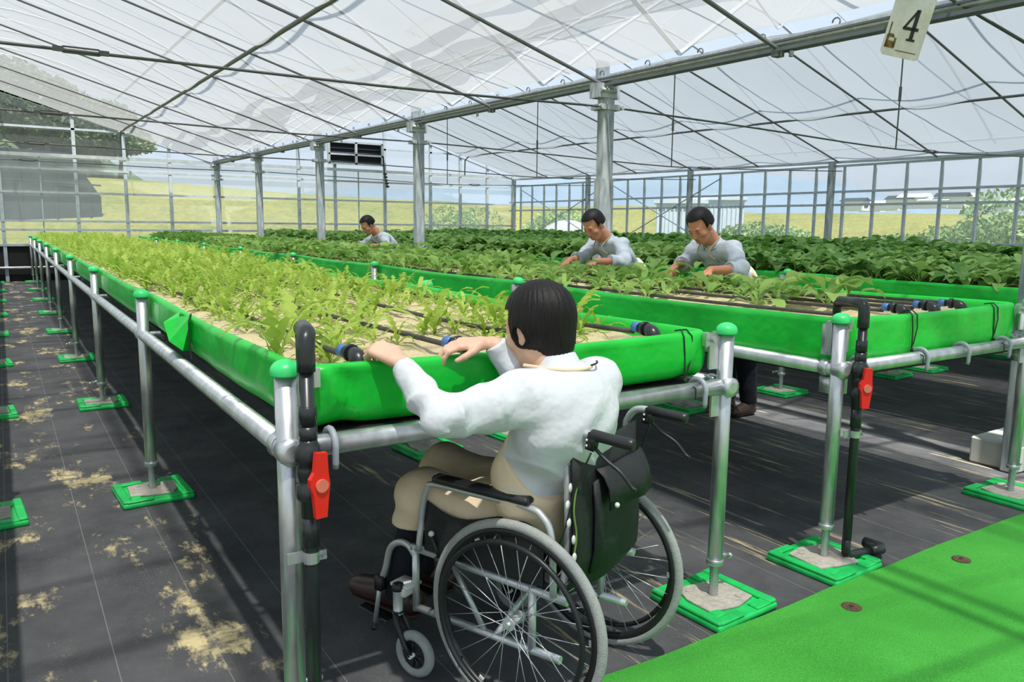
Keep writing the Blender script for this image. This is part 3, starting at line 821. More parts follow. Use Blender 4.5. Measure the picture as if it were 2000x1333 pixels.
# folded corner of spare liner hanging out of bed 1's left side, and its dark seam
fl = MB(); 
fx = X1+.03
vs = [(fx+.012, 3.62, 1.065), (fx+.01, 3.36, 1.075), (fx-.075, 3.50, 1.035), (fx-.07, 3.42, .965), (fx-.03, 3.36, .93), (fx+.008, 3.40, .925), (fx-.02, 3.46, 1.06), (fx+.01, 3.58, .99)]
fl.add(vs, [(0, 6, 2, 7), (6, 1, 3, 2), (1, 4, 3), (1, 5, 4), (2, 3, 7), (3, 4, 5, 7)])
o = fl.build('liner_flap', M['green'], bed1)
sm = MB().tube([(fx+.004, 3.34, 1.08), (fx-.006, 3.335, 1.05), (fx-.008, 3.33, .96), (fx-.002, 3.33, .90)], .004, 5); sm.build('liner_seam', M['cord'], bed1)

# ---- supply risers with red ball valves
def riser(label, x, y, top, path_top, handle_yaw, low=True):
    t = thing('water_riser', label, 'pipe', (x, y, 0))
    zt = top-.035
    MB().cyl((x, y, .05), (x, y, zt-.06), .0185, 14).build('riser_pipe', M['blackpipe'], t, True)
    m = MB(); m.tube(path_top, .0185, 12); m.build('top_pipe', M['blackpipe'], t, True)
    m = MB(); m.tube([(x, y, path_top[0][2]-.055), (x, y, path_top[0][2]-.03)]+path_top[:5], .0235, 16); m.build('top_elbow', M['blackpipe'], t, True)
    m = MB(); m.lathe((x, y, 0), (0, 0, 1), [(.0235, .945), (.0235, .99), (.0195, .992)], 16)
    m.lathe((x, y, 0), (0, 0, 1), [(.0235, .90), (.0245, .94)], 16)
    m.lathe((x, y, 0), (0, 0, 1), [(.023, .70), (.024, .745), (.031, .748), (.034, .755), (.034, .785), (.026, .79), (.028, .80), (.031, .815), (.031, .83), (.027, .842), (.034, .848), (.036, .858), (.036, .875), (.031, .888), (.024, .897), (.0235, .905)], 18)
    m.lathe((x, y, 0), (0, 0, 1), [(.0225, .62), (.0225, .70)], 16)
    m.build('valve_body', M['blackpipe'], t, True)
    d = Vector((math.cos(handle_yaw), math.sin(handle_yaw), 0)); side = Vector((-d.y, d.x, 0))
    c = Vector((x, y, .80))
    MB().cyl(c+d*.02, c+d*.055, .013, 10).build('valve_stem', M['blackpipe'], t, True)
    hp = [(-.016, -.085), (.014, -.085), (.020, -.03), (.024, .0), (.020, .03), (.018, .082), (-.012, .085), (-.018, .035), (-.030, .018), (-.030, .0), (-.022, -.02)]
    h = MB().prism(hp, .016, c+d*.052, side, (0, 0, 1)) if side.cross(Vector((0, 0, 1))).dot(d) > 0 else MB().prism(hp, .016, c+d*.068, side, (0, 0, 1))
    ho = h.build('valve_handle', M['red'], t); 
    k = MB().cyl(c+d*.066, c+d*.074, .017, 14); ho2 = k.build('handle_hub', plain('faded_red_hub', S(214, 116, 96), .5), ho)
    m = MB(); m.lathe((x, y, .575), (0, 0, 1), [(.021, 0), (.0215, .03)], 14); m.box((x-.03, y+.012, .59), (.06, .004, .03)); m.cyl((x+.03, y-.02, .59), (x+.03, y+.02, .59), .006, 6); m.box((x+.025, y, .59), (.03, .01, .026))
    m.build('pipe_clamp', M['galv'], t)
    if low:
        MB().tube([(x, y, .12), (x, y, .07), (x+.012, y-.004, .052), (x+.03, y-.008, .047), (x+.20, y-.04, .047)], .019, 12).build('bottom_pipe', M['blackpipe'], t, True)
        m = MB(); m.tube([(x+.13, y-.028, .047), (x+.20, y-.040, .047), (x+.215, y-.03, .046), (x+.218, y+.05, .042)], .0242, 12)
        m.build('bottom_elbow', M['blackpipe'], t, True)
    return t
r1 = riser('black water riser with red valve handle beside the near-left bed leg', .622, 1.905, 1.18, [(.622, 1.905, 1.135), (.624, 1.908, 1.160), (.630, 1.920, 1.172), (.640, 1.955, 1.174), (.660, 2.045, 1.172), (.664, 2.06, 1.165), (.666, 2.066, 1.14), (.666, 2.068, 1.0)], math.radians(-82), low=False)
r2 = riser('black water riser with red valve handle at the front-left corner of the second bed', 2.985, 1.915, 1.15, [(2.985, 1.915, 1.10), (2.985, 1.917, 1.128), (2.987, 1.925, 1.140), (2.992, 1.94, 1.143), (3.035, 2.065, 1.140), (3.04, 2.078, 1.13), (3.041, 2.081, 1.11), (3.041, 2.082, 1.0)], math.radians(-118))

# ---- artificial turf mat and its fixing discs
tm = thing('turf_mat', 'bright green artificial turf mat in the lower right corner', 'mat', (3, 1, 0))
m = MB(); nx_, ny_ = 60, 12; vs = []
for j in range(ny_+1):
    for i in range(nx_+1):
        x = 1.25+7.2*i/nx_; y = -1.2+(3.0+.004*math.sin(i*1.1))*j/ny_
        vs.append((x, y+(.008*math.sin(x*2.3) if j == ny_ else 0), .012+.002*math.sin(x*5+y*4)))
n = nx_+1
m.add(vs, [(j*n+i, j*n+i+1, (j+1)*n+i+1, (j+1)*n+i) for j in range(ny_) for i in range(nx_)])
edge = [(ny_*n+i) for i in range(n)]
m.add([Vector(vs[e]) for e in edge]+[Vector((vs[e][0], vs[e][1]+.003, 0)) for e in edge], [(i, i+1, n+i+1, n+i) for i in range(n-1)])
m.build('turf_surface', M['turf'], tm, smooth=True)
def disc(x, y, label):
    t = thing('fixing_disc', label, 'disc', (x, y, .012), group='iron discs pinning the turf mat')
    MB().lathe((x, y, .012), (0, 0, 1), [(.038, 0), (.038, .003), (.030, .006), (.028, .004), (.0001, .004)], 16).build('disc', M['plate_rust'], t)
    MB().cyl((x, y, .014), (x, y, .022), .008, 8).build('pin_head', M['plate_rust'], t)
disc(2.645, 1.655, 'rusty fixing disc on the turf mat, the one nearer the middle of the picture')
disc(3.46, 1.665, 'rusty fixing disc on the turf mat, the one nearer the right edge')
# ================================================================ PLANTS
def leaf_mesh(name, kind, seed, mat):
    R_ = random.Random(seed); vs = []; fs = []
    if kind == 'feather':
        n = 13; L_ = 1.0
        for i in range(n+1):
            u = i/n; z = math.sin(u*1.9)*.62; y = u*(.55+.25*u); w = (.016 if i % 2 else .10)*math.sin(PI*min(1, u*.93+.06))+.006
            dz = .02 if i % 2 == 0 else 0
            vs += [(-w, y+dz, z+.02*(i % 2)), (0, y, z), (w, y+dz, z+.02*(i % 2))]
    elif kind == 'strap':
        n = 6
        for i in range(n+1):
            u = i/n; z = math.sin(u*2.0)*.60; y = u*(.5+.4*u); w = .085*math.sin(PI*(u*.92+.04))**.8*(1 if u > .25 else .35)
            vs += [(-w, y, z+.03*math.sin(u*9)), (0, y, z-.01), (w, y, z+.03*math.sin(u*9+1))]
    else:      # broad leaf with a stalk
        n = 7
        for i in range(n+1):
            u = i/n
            if u < .38: w = .018
            else:
                t = (u-.38)/.62; w = .25*math.sin(PI*(t*.9+.08))**.75
            y = u*(.45+.45*u); z = math.sin(u*2.1)*.62
            cup = .28*w
            vs += [(-w, y, z+cup+.025*math.sin(i*2.3+seed)), (0, y, z), (w, y, z+cup+.025*math.cos(i*2.1+seed))]
    m_ = len(vs)//3
    fs = [(i*3+k, i*3+k+1, (i+1)*3+k+1, (i+1)*3+k) for i in range(m_-1) for k in (0, 1)]
    me = bpy.data.meshes.new(name); me.from_pydata(vs, [], fs); me.update(); me.materials.append(mat)
    me.polygons.foreach_set('use_smooth', [True]*len(me.polygons))
    return me
KINDS = {
 'A': dict(mat='leafA', shapes=['feather', 'feather', 'strap', 'feather'], n=(6, 9), size=(.13, .24), tilt=(-.1, .95)),
 'B': dict(mat='leafB', shapes=['broad', 'broad', 'strap'], n=(6, 8), size=(.15, .23), tilt=(.0, .85)),
 'C': dict(mat='leafC', shapes=['broad', 'broad', 'broad'], n=(7, 9), size=(.17, .25), tilt=(.0, .85))}
variants = {}
for K, d in KINDS.items():
    leaves = [leaf_mesh('leaf', s, i, M[d['mat']]) for i, s in enumerate(d['shapes'])]
    vv = []
    for q in range(6):
        R_ = random.Random(100+q); n = R_.randint(*d['n']); ls = []
        for i in range(n):
            az = 2*PI*i/n+R_.uniform(-.35, .35); sz = R_.uniform(*d['size']); tl = R_.uniform(*d['tilt'])
            mt = Matrix.Rotation(az, 4, 'Z') @ Matrix.Rotation(-tl+.30, 4, 'X') @ Matrix.Scale(sz, 4)
            ls.append((leaves[R_.randrange(len(leaves))], mt))
        # joined version
        V = []; Fc = []; off = 0
        for me, mt in ls:
            co = np.empty(len(me.vertices)*3, np.float32); me.vertices.foreach_get('co', co); co = co.reshape(-1, 3)
            A = np.array(mt, np.float32); V.append(co @ A[:3, :3].T + A[:3, 3])
            Fc.append(np.array([tuple(p.vertices) for p in me.polygons], np.int32)+off); off += len(co)
        V = np.concatenate(V); Fc = np.concatenate(Fc)
        jm = bpy.data.meshes.new('seedling'); jm.from_pydata(V.tolist(), [], Fc.tolist()); jm.update(); jm.materials.append(M[d['mat']])
        jm.polygons.foreach_set('use_smooth', [True]*len(jm.polygons))
        vv.append((ls, V, Fc, jm))
    variants[K] = vv
campos = Vector((0, 0, 1.45))
def plant_full(K, q, name, loc, rz, s, label, group):
    ls, V, Fc, jm = variants[K][q]
    t = thing(name, label, 'plant', loc, rz, group)
    t.scale = (s, s, s)
    for me, mt in ls:
        o = bpy.data.objects.new('leaf', me); COL.objects.link(o); o.parent = t; o.matrix_basis = mt
    return t
def plant_joined(K, q, name, loc, rz, s, label, group):
    o = bpy.data.objects.new(name, variants[K][q][3]); COL.objects.link(o); o.location = loc; o.rotation_euler = (0, 0, rz); o.scale = (s, s, s)
    o['label'] = label; o['category'] = 'plant'; o['group'] = group; return o
def stuff(K, items, name, label):
    Vs = []; Fs = []; off = 0
    for (q, loc, rz, s, _r) in items:
        V, Fc = variants[K][q][1:3]; c, sn = math.cos(rz)*s, math.sin(rz)*s
        W = np.empty_like(V); W[:, 0] = V[:, 0]*c-V[:, 1]*sn+loc[0]; W[:, 1] = V[:, 0]*sn+V[:, 1]*c+loc[1]; W[:, 2] = V[:, 2]*s+loc[2]
        Vs.append(W); Fs.append(Fc+off); off += len(V)
    if not Vs: return
    V = np.concatenate(Vs).astype(np.float32); Fc = np.concatenate(Fs).astype(np.int32)
    me = bpy.data.meshes.new(name); me.vertices.add(len(V)); me.vertices.foreach_set('co', V.ravel())
    me.loops.add(Fc.size); me.loops.foreach_set('vertex_index', Fc.ravel()); me.polygons.add(len(Fc))
    me.polygons.foreach_set('loop_start', np.arange(0, Fc.size, 4, dtype=np.int32)); me.polygons.foreach_set('loop_total', np.full(len(Fc), 4, np.int32))
    me.update(calc_edges=True); me.validate(); me.polygons.foreach_set('use_smooth', [True]*len(me.polygons))
    o = link(name, me, M[KINDS[K]['mat']]); tag(o, label, 'plants', kind='stuff')
def plant_bed(K, bx_, rows, step, y0, smin, smax, name, label, group, slabel, nfull, nsingle, thin=None, dz=0.0, skip=None):
    R_ = random.Random(int(bx_*100)); items = []
    for r in range(rows):
        x = .13+(BW-.26)*(r+.5)/rows; y = y0+R_.uniform(0, step)
        while y < L_END-.1:
            p = 1 if thin is None else thin(y)
            if R_.random() < p:
                xx = x+R_.uniform(-.05, .05); yy = y+R_.uniform(-.05, .05)
                if not (skip and skip(bx_+xx, BY0+yy)):
                    grow = .8+.35*min(1, yy/6)
                    items.append((R_.randrange(6), (bx_+xx, BY0+yy, sandz(xx, yy)+dz), R_.uniform(0, 2*PI), R_.uniform(smin, smax)*grow, r))
            y += step*R_.uniform(.8, 1.2)
    items.sort(key=lambda it: (Vector(it[1])-campos).length)
    rn = ['the row along the left rim', 'the second row from the left rim', 'the third row from the left rim', 'the fourth row from the left rim', 'the fifth row from the left rim', 'the sixth row from the left rim', 'the seventh row from the left rim', 'the eighth row from the left rim']
    if rows > 1: rn[rows-1] = 'the row along the right rim'
    label0, group0 = label, group
    for i, it in enumerate(items):
        label = label0+', in '+rn[it[4]]; group = group0+', '+rn[it[4]]
        if i < nfull: plant_full(K, it[0], name, it[1], it[2], it[3], label, group)
        elif i < nsingle: plant_joined(K, it[0], name, it[1], it[2], it[3], label, group)
    stuff(K, items[max(nfull, nsingle):], name+'_rows', slabel)
handspots = [(.88, 2.03), (1.08, 2.03)]
def skip1(x, y): return y < 2.30 and (.76 < x < 1.2)
plant_bed('A', X1, 8, .155, .12, .62, 1.0, 'feathery_seedling', 'feathery light green seedling of the nearest bed', 'seedlings in the nearest bed',
          'light green seedlings massed along the far part of the nearest bed', 110, 300, thin=lambda y: .55 if y < .5 else (.8 if y < 1.6 else 1.0), skip=skip1)
plant_bed('B', X2, 6, .24, .75, .75, 1.1, 'leafy_seedling', 'mid green seedling of the second bed', 'seedlings in the second bed',
          'mid green leafy plants massed along the far part of the second bed', 90, 300, thin=lambda y: .5 if y < 1.3 else 1.0)
plant_bed('C', 5.72, 7, .19, .1, .95, 1.3, 'dark_leafy_plant', 'dark green plant just right of the columns', 'plants in the bed right of the columns',
          'dark green plants massed along the far part of the bed right of the columns', 60, 150)
plant_bed('C', 8.02, 7, .20, .1, .95, 1.3, 'dark_leafy_plant', 'dark plant in the last but one bed', 'plants in the last but one bed',
          'dark green plants massed along the last but one bed before the right wall', 0, 90)
plant_bed('C', 10.32, 7, .20, .1, 1.0, 1.6, 'dark_leafy_plant', 'dark plant in the farthest bed', 'plants in the farthest bed',
          'dark green plants massed along the farthest bed before the right wall', 0, 60)
plant_bed('A', -1.80, 6, .22, .1, .8, 1.1, 'feathery_seedling', 'light green seedling of the bed at the left edge', 'seedlings at the left edge', 'light green seedlings of the bed at the left edge', 0, 0)
# a few tall singular leaves seen against the green rims
def tall(K, x, y, s, rz, label):
    plant_full(K, 1, 'tall_seedling', (x, y, 1.02), rz, s, label, 'taller single seedlings')
tall('B', 3.75, 2.62, 1.25, .5, 'tall pale green seedling standing alone near the front of the second bed')
tall('B', 4.10, 2.75, 1.1, 2.1, 'tall pale green seedling near the elbows at the front of the second bed')
tall('A', .70, 2.42, 1.25, .9, 'long-leaved light seedling leaning over the left rim beside the nearest leg cap')
tall('A', .84, 2.66, 1.2, 2.9, 'long-leaved light seedling just behind the top of the near water riser')
tall('A', 1.62, 2.42, 1.3, .3, 'tall feathery seedling just right of the seated man\'s head')
tall('A', 1.95, 2.55, 1.15, 1.3, 'tall feathery seedling at the right front of the nearest bed')
tall('A', 1.42, 2.75, 1.1, 2.0, 'tall feathery seedling directly behind the seated man\'s head')

# ================================================================ OUTSIDE
def leaf_cloud(name, pts, size, mat, parent, seed):
    R_ = np.random.default_rng(seed); P = np.array(pts, np.float32); n = len(P)
    d = R_.normal(size=(n, 3)); d /= np.linalg.norm(d, axis=1)[:, None]; e = R_.normal(size=(n, 3)); e -= d*(e*d).sum(1)[:, None]; e /= np.linalg.norm(e, axis=1)[:, None]
    s = size*R_.uniform(.6, 1.3, n)[:, None]
    V = np.stack([P-d*s, P+e*s*.5, P+d*s, P-e*s*.5], 1).reshape(-1, 3).astype(np.float32)
    if parent is not None: V -= np.array(parent.location, np.float32)
    Fc = np.arange(4*n, dtype=np.int32)
    me = bpy.data.meshes.new(name); me.vertices.add(4*n); me.vertices.foreach_set('co', V.ravel()); me.loops.add(4*n); me.loops.foreach_set('vertex_index', Fc)
    me.polygons.add(n); me.polygons.foreach_set('loop_start', np.arange(0, 4*n, 4, dtype=np.int32)); me.polygons.foreach_set('loop_total', np.full(n, 4, np.int32))
    me.update(calc_edges=True); return link(name, me, mat, parent)
def blob_pts(c, r, n, rgen):
    p = rgen.normal(size=(n, 3)); p /= np.linalg.norm(p, axis=1)[:, None]; p *= rgen.uniform(.55, 1, n)[:, None]**.5
    return p*np.array(r)+np.array(c)
def dirxy(px, D):
    a = _yaw+math.atan((px-1000)/1529.72); return D*math.sin(a), D*math.cos(a)
def bush(px, D, w, hgt, label, n=900, leaf='leafF', sz=.10):
    x, y = dirxy(px, D); z0 = ground_h(x, y); rg = np.random.default_rng(int(px*7+D))
    t = thing('bush', label, 'bush', (x, y, z0)); pts = []
    for k in range(6):
        c = (x+rg.uniform(-w/3, w/3), y+rg.uniform(-w/3, w/3), z0+hgt*rg.uniform(.3, .65))
        pts.append(blob_pts(c, (w*.32, w*.32, hgt*.38), n//6, rg))
    leaf_cloud('foliage', np.concatenate(pts), sz, M[leaf], t, abs(int(px)))
    m = MB()
    for k in range(4): m.cyl((x, y, z0), (x+rg.uniform(-w/4, w/4), y+rg.uniform(-w/4, w/4), z0+hgt*.6), .02, 5)
    m.build('stem', M['bark'], t)
for a in [(1850, 22, 2.8, 1.6, 'pale green bush outside, low left of the tall bush at the right edge'), (1915, 21, 2.4, 1.95, 'bushy shrub outside near the right edge'), (1990, 19, 2.6, 2.4, 'tallest yellow-green shrub outside at the right edge'),
          (1765, 24, 2.6, 1.4, 'low shrub outside right of the white tunnel'), (1490, 26, 2.8, 1.8, 'green shrub outside behind the nearest standing worker'), (1548, 27, 2.2, 1.6, 'small green shrub outside left of the white tunnel'),
          (880, 34, 4.0, 2.3, 'blurred green shrub behind the hazy back wall'), (1085, 33, 3, 2.2, 'green shrub outside left of the worker by the thick column'), (1130, 40, 3, 2.6, 'green shrub outside just left of the thick column')]:
    bush(*a, n=5200, sz=.075)
def tree(px, D, hgt, w, label, n=1600):
    x, y = dirxy(px, D); z0 = ground_h(x, y); rg = np.random.default_rng(abs(int(px*3+D))+5)
    t = thing('tree', label, 'tree', (x, y, z0), group='trees on the slope at the upper left'); pts = []
    for k in range(7):
        a = rg.uniform(0, 2*PI); r = rg.uniform(0, w*.32)
        pts.append(blob_pts((x+r*math.cos(a), y+r*math.sin(a), z0+hgt*rg.uniform(.45, .85)), (w*.3, w*.3, hgt*.2), n//7, rg))
    leaf_cloud('crown', np.concatenate(pts), .22, M['leafE'], t, abs(int(px)))
    MB().tube([(x, y, z0-.3), (x+.2, y, z0+hgt*.35), (x, y+.2, z0+hgt*.7)], [.25, .18, .08], 7).build('trunk', M['bark'], t)
names = ['tree at the extreme upper left behind the hazy wall', 'second tree from the left edge on the wooded slope', 'yellowish tree third from the left on the slope', 'middle tree of the row at the upper left', 'tree right of the middle in the upper left row', 'tree second from the right end of the upper left row', 'low tree at the right end of the upper left row', 'small tree behind the end of the net house']
for i, (px, D, hh) in enumerate([(-90, 72, 13), (-10, 66, 11.4), (50, 74, 12), (105, 66, 10.2), (155, 72, 9.6), (200, 66, 8.2), (245, 72, 7.6), (-170, 66, 13)]):
    tree(px, D, hh-3.2, 8.5, names[i], 6000)
# dark net house
x0, y0 = dirxy(-260, 46); x1, y1 = dirxy(245, 48)
nh = thing('net_house', 'long dark grey net house behind the hazy back wall at the left', 'building', ((x0+x1)/2, (y0+y1)/2, 0))
dd = Vector((x1-x0, y1-y0, 0)); Ld = dd.length; dn = dd.normalized(); ot = Vector((-dn.y, dn.x, 0))
m = MB(); vs = []
for s in (0, 1):
    b = Vector((x0, y0, 0))+ot*5*s
    vs += [b, b+dn*(Ld-1.0), b+dn*(Ld-1.0)+Vector((0, 0, 2.7)), b+dn*(Ld-2.4)+Vector((0, 0, 4.9)), b+Vector((0, 0, 5.1))]
m.add(vs, [(0, 1, 2, 3, 4), (9, 8, 7, 6, 5)]+[(i, 5+i, 5+(i+1) % 5, (i+1) % 5) for i in range(5)]); m.build('netting', M['netting'], nh)
for k in range(7):
    b = Vector((x0, y0, 0))+dn*(Ld*k/7)-ot*.1; MB().cyl(b, b+Vector((0, 0, 4.6 if k < 6 else 3.5)), .06, 6).build('post', M['netting'], nh)
MB().cyl(Vector((x0, y0, 3.6))-ot*.1, Vector((x1, y1, 3.3))-ot*.1-dn, .05, 6).build('rail', M['netting'], nh)
# far hills
def hill(px0, px1, D, pk, name_px, hf):
    m = MB(); n = 70; vs = []
    for i in range(n+1):
        px = px0+(px1-px0)*i/n; a = _yaw+math.atan((px-1000)/1529.72)
        c = math.cos(a-_yaw)
        for k, (dd_, hh) in enumerate(((0, 0), (60, .55), (130, .95), (200, 1.0), (320, 0))):
            r = (D+dd_)/c; z = hf((px-px0)/(px1-px0))*pk*hh*(1+.04*math.sin(i*1.7+k))
            vs.append((r*math.sin(a), r*math.cos(a), z-1))
    m.add(vs, [(i*5+k, (i+1)*5+k, (i+1)*5+k+1, i*5+k+1) for i in range(n) for k in range(4)])
    o = m.build('hill', M['hill'], smooth=True); o['kind'] = 'structure'
    return o
_tx = [-600, 0, 300, 560, 900, 1200, 1400, 1600, 1680, 1760, 1840, 1930, 2100, 3000]; _ty = [.6, .8, .7, .6, .75, .9, 1.0, .95, .72, .55, .40, .36, .42, .3]
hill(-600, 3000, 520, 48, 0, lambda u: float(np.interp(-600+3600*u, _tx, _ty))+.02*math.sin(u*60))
# wooded slope under the trees at the upper left
m = MB(); vs = []
for i in range(31):
    px = -420+850*i/30; a = _yaw+math.atan((px-1000)/1529.72)
    for r, zz__ in ((62, 0), (70, 6.5), (80, 11.5), (100, 14)):
        vs.append((r*math.sin(a), r*math.cos(a), zz__*min(1, max(0, (430-px)/330))*(1+.05*math.sin(i*2.1))-.1))
m.add(vs, [(i*4+k, (i+1)*4+k, (i+1)*4+k+1, i*4+k+1) for i in range(30) for k in range(3)])
o = m.build('wooded_slope', plain('dark_undergrowth', S(66, 86, 60), .95, var=.35, vs=.5), smooth=True); o['kind'] = 'structure'
# pale-blue shed, village, white tunnels
def shed(px, D, w, dp, hgt, label, mat, roofmat, grp=None, name='shed'):
    x, y = dirxy(px, D); z0 = ground_h(x, y)-.1
    a = math.atan2(x, y); t = thing(name, label, 'building', (x, y, z0), group=grp)
    rot = Matrix.Rotation(-a, 3, 'Z')
    MB().box((x, y, z0+hgt/2), (w, dp, hgt), rot=rot).build('walls', mat, t)
    m = MB(); pr = [(-w/2-.1, hgt), (w/2+.1, hgt), (w/2+.1, hgt+.1), (0, hgt+.1+w*.06), (-w/2-.1, hgt+.1)]
    e1 = rot @ Vector((1, 0, 0)); e2 = Vector((0, 0, 1)); nn = e1.cross(e2)
    m.prism(pr, dp+.2, Vector((x, y, z0))-nn*(dp/2+.1), e1, e2); m.build('roof', roofmat, t); return t, rot
sh, rt = shed(1322, 30, 1.7, 2.2, 2.45, 'pale blue corrugated sheet hut outside, left of the wall column', M['paleblue'], M['paleblue'], name='sheet_hut')
o = sh.location
for k in range(12): MB().box(o+rt @ Vector((-.80+.145*k, -1.12, 1.2)), (.05, .03, 2.3), rot=rt).build('sheet_rib', M['paleblue'], sh)
sh, rt = shed(1392, 31, 1.9, 2.4, 2.6, 'pale grey-blue sheet hut outside, behind the nearest standing worker', M['paleblue'], M['paleblue'], name='sheet_hut')
for k in range(12): MB().box(sh.location+rt @ Vector((-.85+.155*k, -1.22, 1.25)), (.05, .03, 2.4), rot=rt).build('sheet_rib', M['paleblue'], sh)
vn = random.Random(5)
for i in range(11):
    px = 1655+i*31+vn.uniform(-8, 8); D = vn.uniform(150, 190)
    x, y = dirxy(px, D)
    t = thing('village_house', 'small pale house of the distant village, number %s counted from the left' % ['one', 'two', 'three', 'four', 'five', 'six', 'seven', 'eight', 'nine', 'ten', 'eleven'][i], 'house', (x, y, 5.2), group='houses of the distant village')
    w = vn.uniform(1.8, 2.7); hh = vn.uniform(1.2, 2.0)
    MB().box((x, y, 5.2+hh/2), (w, 5, hh)).build('walls', M['whitewall'], t)
    MB().prism([(-w/2-.3, 0), (w/2+.3, 0), (0, .7)], 5.6, (x, y+2.8, 5.2+hh), (1, 0, 0), (0, 0, 1)).build('roof', M['paleblue'] if i % 3 else M['netting'], t)
    MB().box((x, y-2.55, 5.2+hh*.5), (w*.5, .1, .5)).build('window', M['netting'], t)
def tunnel(px, D, L_, w, hgt, label):
    x, y = dirxy(px, D); z0 = ground_h(x, y); t = thing('plastic_tunnel', label, 'tunnel', (x, y, z0)); a = math.atan2(x, y)
    e1 = Vector((math.cos(a), -math.sin(a), 0)); vs = []; n = 10; mm = 12
    e2 = Vector((math.sin(a), math.cos(a), 0))
    for i in range(n+1):
        q = .55+.45*math.sin(PI*i/n)
        for k in range(mm+1):
            th = PI*k/mm; vs.append(Vector((x, y, z0))+e1*(L_*(i/n-.5))+e2*(w/2*math.cos(th))+Vector((0, 0, hgt*q*math.sin(th))))
    m = MB().add(vs, [(i*(mm+1)+k, i*(mm+1)+k+1, (i+1)*(mm+1)+k+1, (i+1)*(mm+1)+k) for i in range(n) for k in range(mm)])
    m.build('sheet', M['tunnel'], t, smooth=True)
tunnel(1610, 24, 1.6, 1.0, 1.25, 'low white plastic tunnel outside, left of the sturdy wall column')
tunnel(1700, 20, 1.9, 1.0, .95, 'long low white sheet on the ground outside the right wall')
tunnel(1105, 30, 2.9, 1.2, 1.75, 'white covered heap outside, left of the thick column')
